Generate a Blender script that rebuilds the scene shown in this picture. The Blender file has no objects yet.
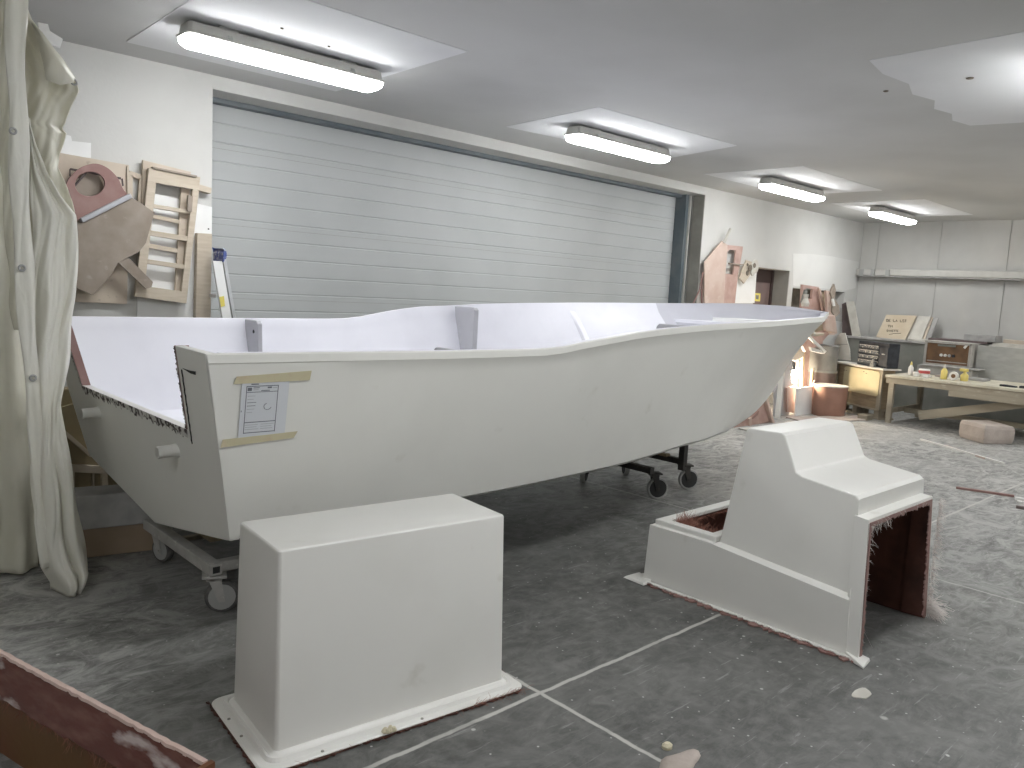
import bpy, bmesh, math, random
from mathutils import Vector, Matrix
random.seed(7)
C = bpy.context.scene.collection
PI = math.pi
# ------------------------------------------------------------------ survey
F = 797.6; H = 1.6                                   # focal length (px at 1024 wide), eye height
RW = ((0.7276948, -0.68375125, 0.05426329), (-0.04105967, -0.12239556, -0.9916317), (0.684671, 0.7193772, -0.11714121))
D = 6.22; EX = 14.26; HC = 3.1                       # back wall, end wall, ceiling height

def ray(px, py):
    v = ((px-512)/F, (py-384)/F, 1)
    return [sum(RW[i][j]*v[i] for i in range(3)) for j in range(3)]
def ay(px, py, y):
    d = ray(px, py); t = y/d[1]; return Vector((d[0]*t, y, H+d[2]*t))
def ax(px, py, x):
    d = ray(px, py); t = x/d[0]; return Vector((x, d[1]*t, H+d[2]*t))
def az(px, py, z):
    d = ray(px, py); t = (z-H)/d[2]; return Vector((d[0]*t, d[1]*t, z))

# ------------------------------------------------------------------ materials
def lin(c):
    return tuple((x/12.92 if x <= .04045 else ((x+.055)/1.055)**2.4) for x in [v/255 for v in c])
def N(nt, kind, **kw):
    n = nt.nodes.new(kind)
    for k, v in kw.items():
        if k in ('operation', 'data_type', 'blend_type', 'feature', 'noise_dimensions', 'wave_type'): setattr(n, k, v)
        else: n.inputs[k].default_value = v
    return n
def mat(name, col, col2=None, rough=.6, scale=4, lo=.4, hi=.65, bump=0, bscale=40, metal=0, spec=.4, detail=6, stretch=None, col3=None, s3=25, lo3=.6, hi3=.7):
    m = bpy.data.materials.new(name); m.use_nodes = True; nt = m.node_tree
    b = nt.nodes['Principled BSDF']; L = nt.links.new
    b.inputs['Roughness'].default_value = rough; b.inputs['Metallic'].default_value = metal
    b.inputs['Specular IOR Level'].default_value = spec
    c4 = (*col, 1); b.inputs['Base Color'].default_value = c4
    tc = N(nt, 'ShaderNodeTexCoord'); vec = tc.outputs['Object']
    if stretch:
        mp = N(nt, 'ShaderNodeMapping', Scale=stretch); L(vec, mp.inputs['Vector']); vec = mp.outputs['Vector']
    def layer(base, colr, sc, a, z):
        n = N(nt, 'ShaderNodeTexNoise', Scale=sc, Detail=detail); L(vec, n.inputs['Vector'])
        r = N(nt, 'ShaderNodeMapRange', **{'From Min': a, 'From Max': z}); L(n.outputs['Fac'], r.inputs['Value'])
        mx = N(nt, 'ShaderNodeMix', data_type='RGBA'); L(r.outputs['Result'], mx.inputs['Factor'])
        if base is None: mx.inputs['A'].default_value = c4
        else: L(base, mx.inputs['A'])
        mx.inputs['B'].default_value = (*colr, 1)
        return mx.outputs['Result']
    out = None
    if col2: out = layer(out, col2, scale, lo, hi)
    if col3: out = layer(out, col3, s3, lo3, hi3)
    if out is not None: L(out, b.inputs['Base Color'])
    if bump:
        n = N(nt, 'ShaderNodeTexNoise', Scale=bscale, Detail=4.0); L(vec, n.inputs['Vector'])
        bp = N(nt, 'ShaderNodeBump', Strength=bump, Distance=.02); L(n.outputs['Fac'], bp.inputs['Height']); L(bp.outputs['Normal'], b.inputs['Normal'])
    return m

M = {}
M['wall'] = mat('wall_paint', (.58, .575, .555), (.52, .515, .495), .8, 1.3, .45, .75, .08, 30)
M['endwall'] = mat('panel_grey', (.52, .515, .495), (.475, .47, .45), .6, 2, .45, .7)
M['ceil'] = mat('ceiling_paint', (.57, .57, .56), (.51, .51, .50), .85, .9, .4, .7, .05, 25)
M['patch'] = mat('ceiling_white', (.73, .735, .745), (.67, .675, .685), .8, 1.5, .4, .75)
M['door'] = mat('door_grey', (.465, .48, .48), (.425, .44, .44), .5, 1.2, .45, .7, .02, 60)
M['track'] = mat('track_steel', (.11, .135, .15), (.16, .18, .19), .5, 3)
M['jamb'] = mat('jamb_grey', (.30, .29, .26), (.24, .23, .21), .7, 5)
M['maroon'] = mat('door_maroon', (.20, .15, .145), (.15, .11, .11), .5, 3)
M['maroon_dark'] = mat('door_maroon_dark', (.07, .05, .05), rough=.6)
M['gel'] = mat('hull_primer', (.78, .775, .74), (.74, .735, .70), .42, 2.0, .45, .75, .02, 8, spec=.45, col3=(.66, .65, .60), s3=7, lo3=.68, hi3=.85)
M['liner'] = mat('hull_liner', (.80, .80, .86), (.74, .74, .80), .4, 2.5, .45, .75, .02, 20)
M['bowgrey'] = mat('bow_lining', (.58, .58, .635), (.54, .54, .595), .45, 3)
M['wallwhite'] = mat('wall_white', (.655, .65, .63), (.615, .61, .59), .8, 2)
M['rib'] = mat('rib_grey', (.46, .46, .49), (.42, .42, .45), .5, 4)
M['white_mould'] = mat('white_gelcoat', (.77, .76, .73), (.73, .72, .685), .3, 3, .5, .8, spec=.5, col3=(.55, .53, .47), s3=6, lo3=.68, hi3=.9)
M['laminate'] = mat('red_laminate', (.085, .032, .022), (.04, .015, .01), .45, 6, .4, .65, .3, 20, spec=.5)
M['fibre_red'] = mat('red_fibre', (.36, .17, .13), (.25, .10, .07), .7, 30)
M['fibre_white'] = mat('white_fibre', (.76, .72, .69), (.62, .55, .52), .8, 20)
M['pink_rim'] = mat('pink_rim', (.62, .47, .42), (.55, .40, .35), .6, 20)
M['red_face'] = mat('red_resin', (.13, .046, .036), (.20, .088, .072), .22, 9, .45, .7, .15, 14, spec=.6, col3=(.56, .47, .45), s3=3.6, lo3=.56, hi3=.64, stretch=(1.6, .9, 3.2))
M['brown_face'] = mat('brown_resin', (.15, .075, .028), (.17, .065, .035), .4, 3, .4, .65, .1, 12)
M['steel'] = mat('trolley_grey', (.46, .45, .43), (.38, .37, .35), .55, 12, col3=(.58, .57, .54), s3=30)
M['steel_dark'] = mat('trolley_black', (.028, .027, .026), (.05, .045, .04), .5, 10)
M['rubber'] = mat('tyre_grey', (.09, .088, .085), (.16, .155, .15), .8, 14)
M['rubber_dark'] = mat('wheel_black', (.03, .03, .03), rough=.6)
M['tread'] = mat('tyre_pale', (.36, .36, .35), rough=.7)
M['paper'] = mat('paper', (.64, .66, .70), rough=.7)
M['ink'] = mat('ink', (.16, .17, .20), rough=.7)
M['inkgrey'] = mat('ink_grey', (.42, .43, .46), rough=.7)
M['tape'] = mat('masking_tape', (.58, .53, .36), (.55, .45, .32), .7, 25, .5, .8)
M['marker'] = mat('marker', (.02, .02, .022), rough=.6)
M['rawedge'] = mat('raw_edge', (.075, .058, .058), (.62, .61, .58), .8, 34, .46, .54, detail=9)
M['housing'] = mat('lamp_housing', (.55, .54, .51), (.50, .49, .46), .5, 6)
M['clip'] = mat('lamp_clip', (.40, .40, .39), rough=.4)
M['ply'] = mat('plywood', (.56, .49, .40), (.50, .43, .34), .7, 5, stretch=(1, 1, 8), col3=(.42, .34, .25), s3=14, lo3=.62, hi3=.8)
M['ply_pale'] = mat('plywood_pale', (.58, .50, .41), (.50, .42, .34), .7, 6, col3=(.36, .30, .25), s3=18, lo3=.64, hi3=.75)
M['grp_grey'] = mat('grp_grey_brown', (.26, .215, .175), (.33, .28, .235), .6, 7, .4, .7, .05, 30, col3=(.42, .37, .32), s3=12, lo3=.64, hi3=.75)
M['grp_maroon'] = mat('grp_maroon', (.27, .15, .135), (.32, .20, .18), .5, 8)
M['grp_pink'] = mat('grp_pink', (.57, .45, .39), (.52, .38, .32), .55, 5, col3=(.62, .52, .46), s3=11, lo3=.6, hi3=.8)
M['grp_rose'] = mat('grp_rose', (.50, .345, .30), (.43, .28, .24), .5, 8)
M['orange_drum'] = mat('orange_drum', (.31, .175, .13), (.24, .13, .095), .5, 4, .4, .7, col3=(.40, .28, .23), s3=9, lo3=.62, hi3=.8)
M['whitepanel'] = mat('white_board', (.82, .82, .81), (.78, .78, .77), .6, 5)
M['offwhite'] = mat('off_white', (.60, .58, .53), (.52, .50, .45), .7, 8)
M['greyboard'] = mat('grey_board', (.36, .36, .34), (.42, .42, .40), .7, 5, stretch=(1, 1, 3))
M['greygreen'] = mat('grey_green', (.20, .205, .185), (.25, .25, .23), .7, 4)
M['alu'] = mat('aluminium', (.62, .63, .64), (.55, .56, .57), .35, 10, metal=.6)
M['blue'] = mat('blue_plastic', (.07, .10, .30), (.40, .42, .5), .5, 40, .5, .6)
M['yellow'] = mat('yellow_label', (.72, .62, .14), rough=.6)
M['yellow_pale'] = mat('yellow_panel', (.58, .51, .33), (.53, .46, .29), .6, 5)
M['glue'] = mat('glue_yellow', (.75, .62, .20), rough=.4)
M['wood'] = mat('bench_wood', (.36, .32, .25), (.28, .245, .19), .8, 5, stretch=(1, .3, 1), col3=(.46, .42, .34), s3=20, lo3=.6, hi3=.75)
M['wood_top'] = mat('bench_top', (.60, .56, .45), (.50, .46, .36), .8, 6, col3=(.68, .65, .56), s3=15, lo3=.55, hi3=.7)
M['wood_dark'] = mat('crate_wood', (.34, .27, .18), (.27, .21, .14), .8, 6, stretch=(1, 1, 4))
M['black'] = mat('black_plastic', (.018, .02, .026), (.04, .045, .055), .5, 9)
M['tool_dark'] = mat('tool_tray', (.10, .11, .12), (.5, .48, .42), .6, 45, .55, .62)
M['rust'] = mat('heater_brown', (.20, .11, .055), (.13, .075, .04), .6, 6)
M['heater_frame'] = mat('heater_frame', (.44, .42, .39), (.36, .34, .31), .5, 12)
M['stone'] = mat('block_pinkgrey', (.48, .42, .38), (.42, .36, .32), .9, 7, bump=.2)
M['slab'] = mat('slab_grey', (.34, .335, .325), (.42, .41, .40), .8, 10)
M['cardboard'] = mat('cardboard', (.33, .25, .18), (.29, .22, .155), .8, 6)
M['cardpale'] = mat('card_pale', (.56, .47, .35), (.60, .52, .40), .8, 6)
M['tan'] = mat('tan_mould', (.30, .25, .155), (.26, .21, .13), .6, 6)
M['green'] = mat('green_print', (.10, .20, .08), rough=.7)
M['red'] = mat('red_plastic', (.55, .10, .10), rough=.5)
M['white'] = mat('white_plain', (.76, .75, .72), rough=.5)
M['batten'] = mat('batten', (.66, .55, .38), (.58, .46, .30), .7, 12)
M['dgrey'] = mat('drum_grey', (.22, .22, .21), (.17, .17, .165), .5, 6)
M['dpurple'] = mat('drum_purple', (.16, .125, .12), (.12, .09, .09), .6, 6)
M['niche'] = mat('niche_brown', (.20, .17, .135), (.13, .11, .09), .8, 6)
M['putty'] = mat('putty', (.62, .57, .42), rough=.9, bump=.4)

def emis(name, col, s):
    m = bpy.data.materials.new(name); m.use_nodes = True
    b = m.node_tree.nodes['Principled BSDF']
    b.inputs['Base Color'].default_value = (.8, .8, .8, 1)
    b.inputs['Emission Color'].default_value = (*col, 1); b.inputs['Emission Strength'].default_value = s
    return m
LAMP = 24.0
M['tube'] = emis('lamp_diffuser', (.985, 1.0, 1.0), LAMP)
M['bulb'] = emis('work_bulb', (1.0, .84, .62), 380)

def curtain_mat(name, col, col2, trc):
    m = mat(name, col, col2, .34, 3.0, .4, .75, 0, 7, spec=.5)
    nt = m.node_tree; L = nt.links.new; b = nt.nodes['Principled BSDF']; out = nt.nodes['Material Output']
    tc = N(nt, 'ShaderNodeTexCoord'); mp = N(nt, 'ShaderNodeMapping', Scale=(1, 1, .55)); L(tc.outputs['Object'], mp.inputs['Vector'])
    n1 = N(nt, 'ShaderNodeTexNoise', Scale=5.0, Detail=2.0); L(mp.outputs['Vector'], n1.inputs['Vector'])
    mx0 = N(nt, 'ShaderNodeMix', data_type='RGBA', Factor=.12); L(mp.outputs['Vector'], mx0.inputs['A']); L(n1.outputs['Color'], mx0.inputs['B'])
    v = N(nt, 'ShaderNodeTexVoronoi', Scale=13.0); v.feature = 'F1'; L(mx0.outputs['Result'], v.inputs['Vector'])
    v2 = N(nt, 'ShaderNodeTexVoronoi', Scale=31.0); L(mx0.outputs['Result'], v2.inputs['Vector'])
    ad = N(nt, 'ShaderNodeMath', operation='MULTIPLY_ADD'); L(v2.outputs['Distance'], ad.inputs[0]); ad.inputs[1].default_value = .35; L(v.outputs['Distance'], ad.inputs[2])
    bp = N(nt, 'ShaderNodeBump', Strength=.4, Distance=.02); L(ad.outputs[0], bp.inputs['Height']); L(bp.outputs['Normal'], b.inputs['Normal'])
    tr = N(nt, 'ShaderNodeBsdfTranslucent', Color=(*trc, 1)); mx = N(nt, 'ShaderNodeMixShader', Fac=.22)
    L(b.outputs[0], mx.inputs[1]); L(tr.outputs[0], mx.inputs[2]); L(mx.outputs[0], out.inputs['Surface'])
    return m
M['sheet'] = curtain_mat('plastic_sheet', (.89, .88, .815), (.85, .835, .75), (.88, .86, .78))
M['sheet_backlit'] = curtain_mat('plastic_sheet_backlit', (.78, .76, .66), (.72, .70, .59), (.78, .75, .62))  # darker copy of the same plastic: layering and backlight put into its colour
M['reveal'] = mat('reveal_shaded', (.30, .30, .285), (.26, .26, .25), .7, 4)  # wall tone with the reveal's shade put into the colour

def floor_mat():
    m = bpy.data.materials.new('concrete_floor'); m.use_nodes = True; nt = m.node_tree; L = nt.links.new
    b = nt.nodes['Principled BSDF']; geo = N(nt, 'ShaderNodeNewGeometry'); P = geo.outputs['Position']
    def noise(sc, det=6, vec=None, dist=0, rough=.55):
        n = N(nt, 'ShaderNodeTexNoise', Scale=sc, Detail=det, Distortion=dist, Roughness=rough); L(vec or P, n.inputs['Vector']); return n.outputs['Fac']
    def mapr(v, a, z, to0=0., to1=1.):
        r = N(nt, 'ShaderNodeMapRange', **{'From Min': a, 'From Max': z, 'To Min': to0, 'To Max': to1}); L(v, r.inputs['Value']); return r.outputs['Result']
    def mth(op, a, c=None):
        n = N(nt, 'ShaderNodeMath', operation=op)
        for i, v in enumerate((a, c)):
            if v is None: continue
            if isinstance(v, (int, float)): n.inputs[i].default_value = v
            else: L(v, n.inputs[i])
        return n.outputs[0]
    def mixc(f, a, c):
        n = N(nt, 'ShaderNodeMix', data_type='RGBA'); L(f, n.inputs['Factor'])
        for k, v in (('A', a), ('B', c)):
            if isinstance(v, tuple): n.inputs[k].default_value = (*v, 1)
            else: L(v, n.inputs[k])
        return n.outputs['Result']
    sx = N(nt, 'ShaderNodeSeparateXYZ'); L(P, sx.inputs[0]); X, Y = sx.outputs['X'], sx.outputs['Y']
    def streak(rot, s):
        mp = N(nt, 'ShaderNodeMapping', Scale=s, Rotation=(0, 0, rot)); L(P, mp.inputs['Vector']); return mp.outputs['Vector']
    base = mixc(mapr(noise(1.6, 8), .35, .7), (.070, .071, .067), (.106, .107, .102))
    base = mixc(mapr(noise(14, 5), .45, .75), base, (.155, .155, .148))
    # where the sanding dust was trodden: heavy towards the far end and beside the curtain
    far = mapr(X, 3.6, 8.0); left = mth('MULTIPLY', mapr(X, 1.9, .9), mapr(Y, 2.2, 3.8))
    amt = mth('MAXIMUM', mth('MULTIPLY', far, .95), mth('MULTIPLY', left, .8)); amt = mth('ADD', amt, .16)
    amt = mth('MULTIPLY', amt, mapr(Y, 6.0, 5.0, .5, 1.0))
    s1 = mapr(noise(2.0, 12, streak(1.0, (1.6, 3.4, 1)), 1.8, .74), .46, .62)
    s2 = mapr(noise(2.3, 10, streak(-.35, (1.3, 4, 1)), 1.4, .72), .47, .62)
    s3 = mapr(noise(3.0, 12, None, 1.2, .74), .47, .60)
    d = mth('MULTIPLY', mth('MAXIMUM', mth('MAXIMUM', s1, mth('MULTIPLY', s2, .8)), mth('MULTIPLY', s3, .9)), amt)
    col = mixc(d, base, (.52, .515, .50))
    haze = mth('MULTIPLY', amt, mapr(noise(.8, 4), .3, .7, .12, .5)); col = mixc(haze, col, (.42, .415, .40))
    # resin and paint drips
    def drips(sc, r0, thr):
        v = N(nt, 'ShaderNodeTexVoronoi', Scale=sc, Randomness=1.0); L(P, v.inputs['Vector'])
        nz = noise(sc*4, 3); dd = mth('ADD', v.outputs['Distance'], mth('MULTIPLY', mth('SUBTRACT', nz, .5), .10))
        sp = N(nt, 'ShaderNodeSeparateColor'); L(v.outputs['Color'], sp.inputs[0])
        return mth('MULTIPLY', mapr(dd, r0, r0*.6), mth('GREATER_THAN', sp.outputs[0], thr))
    col = mixc(mth('MULTIPLY', drips(9, .085, .55), .9), col, (.55, .545, .53))
    col = mixc(mth('MULTIPLY', drips(24, .13, .70), .9), col, (.55, .54, .53))
    col = mixc(mth('MULTIPLY', drips(3.1, .07, .70), .85), col, (.50, .49, .47))
    sc1 = mapr(noise(3.2, 10, streak(.9, (1, 14, 1)), .3, .7), .60, .66); col = mixc(mth('MULTIPLY', sc1, .38), col, (.45, .45, .44))
    # filled saw-cut joints
    wob = mth('MULTIPLY', mth('SUBTRACT', noise(9, 4), .5), .02)
    def joint(axis, at, w=.0085):
        return mapr(mth('ABSOLUTE', mth('ADD', mth('SUBTRACT', axis, at), wob)), w+.004, w-.002)
    j = joint(Y, 2.075)
    for at in (2.225, 5.14, 8.05, 10.96): j = mth('MAXIMUM', j, mth('MULTIPLY', joint(X, at), mapr(mth('ABSOLUTE', mth('SUBTRACT', X, 2.2)), .5, 2., 1., .6)))
    j = mth('MAXIMUM', j, joint(Y, 4.98))
    col = mixc(mth('MULTIPLY', j, mapr(noise(5, 6), .3, .5, .45, .95)), col, (.55, .54, .51))
    L(col, b.inputs['Base Color'])
    L(mapr(noise(3, 6), .3, .7, .38, .62), b.inputs['Roughness']); b.inputs['Specular IOR Level'].default_value = .35
    bp = N(nt, 'ShaderNodeBump', Strength=.12, Distance=.01); L(noise(20, 8), bp.inputs['Height']); L(bp.outputs['Normal'], b.inputs['Normal'])
    return m
M['floor'] = floor_mat()

# ------------------------------------------------------------------ mesh helpers
class MB:
    def __init__(s): s.v = []; s.f = []
    def add(s, vs, fs):
        o = len(s.v); s.v += [tuple(v) for v in vs]; s.f += [tuple(i+o for i in f) for f in fs]; return s
    def box(s, a, b, mtx=None):
        x0, y0, z0 = a; x1, y1, z1 = b
        vs = [Vector(p) for p in ((x0,y0,z0),(x1,y0,z0),(x1,y1,z0),(x0,y1,z0),(x0,y0,z1),(x1,y0,z1),(x1,y1,z1),(x0,y1,z1))]
        if mtx: vs = [mtx @ v for v in vs]
        return s.add(vs, [(0,3,2,1),(4,5,6,7),(0,1,5,4),(1,2,6,5),(2,3,7,6),(3,0,4,7)])
    def hexa(s, p):                                   # 8 corners: bottom loop, top loop
        return s.add(p, [(0,3,2,1),(4,5,6,7),(0,1,5,4),(1,2,6,5),(2,3,7,6),(3,0,4,7)])
    def prism(s, pts, off):                            # polygon swept by a vector
        n = len(pts); off = Vector(off); a = [Vector(p) for p in pts]; b = [p+off for p in a]
        return s.add(a+b, [tuple(range(n-1,-1,-1)), tuple(range(n,2*n))]+[(i,(i+1)%n,n+(i+1)%n,n+i) for i in range(n)])
    def ring(s, outer, inner, off):                    # plate with a hole (same vertex count)
        n = len(outer); off = Vector(off)
        a = [Vector(p) for p in outer]; b = [Vector(p) for p in inner]
        vs = a+b+[p+off for p in a]+[p+off for p in b]; fs = []
        for i in range(n):
            j = (i+1) % n
            fs += [(i, j, n+j, n+i), (2*n+i, 3*n+i, 3*n+j, 2*n+j), (i, 2*n+i, 2*n+j, j), (n+i, n+j, 3*n+j, 3*n+i)]
        return s.add(vs, fs)
    def tube(s, pts, r, n=10, cap=True):
        pts = [Vector(p) for p in pts]; rs = r if isinstance(r, (list, tuple)) else [r]*len(pts); vs = []; fs = []
        for i, p in enumerate(pts):
            t = (pts[min(i+1, len(pts)-1)]-pts[max(i-1, 0)]).normalized()
            u = t.cross(Vector((0, 0, 1)));
            if u.length < 1e-3: u = t.cross(Vector((1, 0, 0)))
            u.normalize(); w = t.cross(u)
            vs += [p+(u*math.cos(2*PI*k/n)+w*math.sin(2*PI*k/n))*rs[i] for k in range(n)]
        for i in range(len(pts)-1):
            fs += [(i*n+k, i*n+(k+1)%n, (i+1)*n+(k+1)%n, (i+1)*n+k) for k in range(n)]
        if cap: fs += [tuple(range(n-1,-1,-1)), tuple(range((len(pts)-1)*n, len(pts)*n))]
        return s.add(vs, fs)
    def lathe(s, prof, c=(0,0,0), n=24, mtx=None):     # profile (r, z) about z
        c = Vector(c); vs = []; fs = []
        for r, z in prof:
            for k in range(n):
                p = Vector((r*math.cos(2*PI*k/n), r*math.sin(2*PI*k/n), z))
                vs.append(c+(mtx @ p if mtx else p))
        m = len(prof)
        for i in range(m-1):
            fs += [(i*n+k, i*n+(k+1)%n, (i+1)*n+(k+1)%n, (i+1)*n+k) for k in range(n)]
        fs += [tuple(range(n-1,-1,-1)), tuple(range((m-1)*n, m*n))]
        return s.add(vs, fs)
    def loft(s, rings, cap0=True, cap1=True, closed=True):
        n = len(rings[0]); vs = [p for r in rings for p in r]; fs = []
        for i in range(len(rings)-1):
            for k in range(n if closed else n-1):
                fs.append((i*n+k, i*n+(k+1)%n, (i+1)*n+(k+1)%n, (i+1)*n+k))
        if cap0: fs.append(tuple(range(n-1,-1,-1)))
        if cap1: fs.append(tuple(range((len(rings)-1)*n, len(rings)*n)))
        return s.add(vs, fs)
    def each(s, name, m, parent=None, **kw):                # one object per separate piece
        par = list(range(len(s.v)))
        def find(i):
            while par[i] != i: par[i] = par[par[i]]; i = par[i]
            return i
        for f in s.f:
            for i in f[1:]: par[find(i)] = find(f[0])
        gr = {}
        for f in s.f: gr.setdefault(find(f[0]), []).append(f)
        out = []
        for fs in gr.values():
            ids = sorted({i for f in fs for i in f}); ix = {i: k for k, i in enumerate(ids)}
            mb = MB(); mb.v = [s.v[i] for i in ids]; mb.f = [tuple(ix[i] for i in f) for f in fs]; out.append(mb.build(name, m, parent, **kw))
        return out
    def build(s, name, m, parent=None, smooth=None, bevel=0, fix=True, wn=False):
        me = bpy.data.meshes.new(name); me.from_pydata(s.v, [], s.f)
        if fix:
            bm = bmesh.new(); bm.from_mesh(me); bmesh.ops.recalc_face_normals(bm, faces=bm.faces); bm.to_mesh(me); bm.free()
        me.update(); o = bpy.data.objects.new(name, me); C.objects.link(o)
        me.materials.append(M[m] if isinstance(m, str) else m)
        if smooth is not None:
            me.shade_smooth(); me.set_sharp_from_angle(angle=math.radians(smooth))
        if wn: o.modifiers.new('flat', 'WEIGHTED_NORMAL').weight = 90
        if bevel:
            b = o.modifiers.new('edge', 'BEVEL'); b.harden_normals = smooth is not None; b.width = bevel; b.segments = 2; b.limit_method = 'ANGLE'; b.angle_limit = math.radians(40)
        if parent:
            o.parent = parent
            if parent.type == 'EMPTY': o.matrix_parent_inverse = parent.matrix_basis.inverted()
        return o
def rot(axis, a): return Matrix.Rotation(a, 4, axis)
def tr(v): return Matrix.Translation(Vector(v))
def tag(o, label, cat, group=None, kind=None):
    o['label'] = label; o['category'] = cat
    if group: o['group'] = group
    if kind: o['kind'] = kind
    return o
def thing(name, label, cat, loc, group=None):
    o = bpy.data.objects.new(name, None); C.objects.link(o); o.location = loc; o.empty_display_size = .1
    return tag(o, label, cat, group)
def struct(name, mb, m, label, cat='structure', **kw):
    o = mb.build(name, m, **kw); o['kind'] = 'structure'; o['label'] = label; o['category'] = cat; return o
def strands(mb, base, n, ln, dirs, r=.0012, spread=.6):
    # loose glass-fibre ends: base() gives a root point, dirs the mean direction
    for _ in range(n):
        p = Vector(base()); d = Vector(dirs)+Vector((random.uniform(-1,1), random.uniform(-1,1), random.uniform(-1,1)))*spread
        d.normalize(); l = ln*random.uniform(.4, 1.2)
        q = p+d*l*.5+Vector((random.uniform(-1,1), random.uniform(-1,1), random.uniform(-1,1)))*l*.12
        e = q+(d+Vector((random.uniform(-1,1), random.uniform(-1,1), random.uniform(-1.2,.4)))*.5).normalized()*l*.5
        mb.tube([p, q, e], [r, r*.8, r*.4], 3)
def interp(x, tab):
    if x <= tab[0][0]: return tab[0][1]
    for (a, b), (c, d) in zip(tab, tab[1:]):
        if x <= c: return b+(d-b)*(x-a)/(c-a)
    return tab[-1][1]
def pch(x, tab):                                       # monotone cubic
    n = len(tab)
    if x <= tab[0][0]: return tab[0][1]
    if x >= tab[-1][0]: return tab[-1][1]
    i = max(k for k in range(n-1) if tab[k][0] <= x)
    dl = [(tab[k+1][1]-tab[k][1])/(tab[k+1][0]-tab[k][0]) for k in range(n-1)]
    def m(k):
        if k == 0: return dl[0]
        if k == n-1: return dl[-1]
        a, b = dl[k-1], dl[k]
        return 0 if a*b <= 0 else 2*a*b/(a+b)
    h = tab[i+1][0]-tab[i][0]; t = (x-tab[i][0])/h
    return (2*t**3-3*t*t+1)*tab[i][1]+(t**3-2*t*t+t)*h*m(i)+(-2*t**3+3*t*t)*tab[i+1][1]+(t**3-t*t)*h*m(i+1)

# ------------------------------------------------------------------ the room
X0, Y0 = -3.6, -4.2
struct('floor', MB().box((X0, Y0, -.12), (EX+.3, D+.9, 0)), 'floor', 'dusty dark concrete floor with white filled joints', 'floor')
struct('ceiling', MB().box((X0, Y0, HC), (EX+.3, D+.9, HC+.12)), 'ceil', 'grey painted ceiling with whiter patches round the lights', 'ceiling')
GX0, GX1, GZ = 2.60, 9.30, 3.0                         # big door opening
DX0, DX1, DZ = 10.76, 11.78, 2.13                      # doorway
NX0, NX1, NZ0, NZ1 = 11.92, 13.78, 1.36, 1.875         # niche
w = MB(); WB = D+.42
w.box((X0, D, 0), (GX0, WB, HC)); w.box((GX0, D, GZ), (GX1, WB, HC)); w.box((GX1, D, 0), (DX0, WB, HC))
w.box((DX0, D, DZ), (DX1, WB, HC)); w.box((DX1, D, 0), (NX0, WB, HC)); w.box((NX0, D, 0), (NX1, WB, NZ0)); w.box((NX0, D, NZ1), (NX1, WB, HC)); w.box((NX1, D, 0), (EX+.3, WB, HC))
struct('wall_back', w, 'wall', 'off-white back wall with the wide garage door opening', 'wall')
struct('wall_left', MB().box((X0-.2, Y0, 0), (X0, WB, HC)), 'wall', 'off-white left wall', 'wall')
struct('wall_front', MB().box((X0, Y0-.2, 0), (EX+.3, Y0, HC)), 'wall', 'off-white wall behind the viewer', 'wall')
e = MB(); ys = [D, 5.93, 4.92, 3.91, 2.90, 1.89, .88, -.13, -1.14, -2.15, -3.16, Y0]
e.box((EX+.012, Y0, 0), (EX+.2, D, HC))
for a, b in zip(ys, ys[1:]): e.box((EX, b+.006, 0), (EX+.012, a-.006, HC))
struct('wall_right', e, 'endwall', 'grey end wall of tall panels with thin seams', 'wall')
struct('trim_1', MB().box((NX0, D+.30, NZ0), (NX1, D+.33, NZ1)), 'niche', 'dark back of the niche in the right part of the back wall', 'niche')
# big sectional door: ribbed sheet, profile along z swept along x
DY = 6.60; prof = []; z = 0.0; p = .1528; k = 0
zs_ = []
z = 1.293-p*8
while z < 3.05:
    zs_.append(z); z += p
pts = []
for i, z in enumerate(zs_):
    for zz, yy in ((z, DY+.005), (z+.004, DY+.005), (z+.010, DY), (z+p-.006, DY)):
        pts.append((zz, yy))
mb = MB(); mb.loft([[(GX0-.06, y, z) for z, y in pts]+[(GX0-.06, DY+.05, 3.1), (GX0-.06, DY+.05, 0)], [(9.18, y, z) for z, y in pts]+[(9.18, DY+.05, 3.1), (9.18, DY+.05, 0)]])
dr = struct('door_1', mb, 'door', 'wide pale grey ribbed sectional garage door', 'garage door')
mb = MB()
for i in range(0, 20, 4):
    z = zs_[0]+p*(i+.68)
    mb.box((GX0-.05, DY-.0006, z), (9.17, DY+.002, z+.0022))
mb.each('section_joint', 'jamb', dr)
tk = MB(); tk.box((9.17, 6.43, 0), (9.25, DY+.03, 3.02)); tk.build('track', 'track', dr)
mb = MB(); mb.box((9.235, 6.405, 0), (9.262, 6.43, 3.0)); mb.build('track_edge', 'housing', dr)
mb = MB(); mb.box((GX0, 6.50, 2.965), (9.2, DY+.04, 3.02)); mb.build('top_shade_strip', 'track', dr)  # dark strip standing in for the shade under the lintel
mb = MB(); mb.box((GX1-.012, D+.002, 0), (GX1-.001, 6.40, GZ-.005)); struct('trim_2', mb, 'jamb', 'grey-beige jamb on the right side of the garage door', 'door jamb')
mb = MB(); mb.box((GX0, D-.006, GZ-.004), (GX1, D+.01, GZ+.018)); struct('trim_3', mb, 'wall', 'thin edge strip above the garage door', 'trim')
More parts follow.
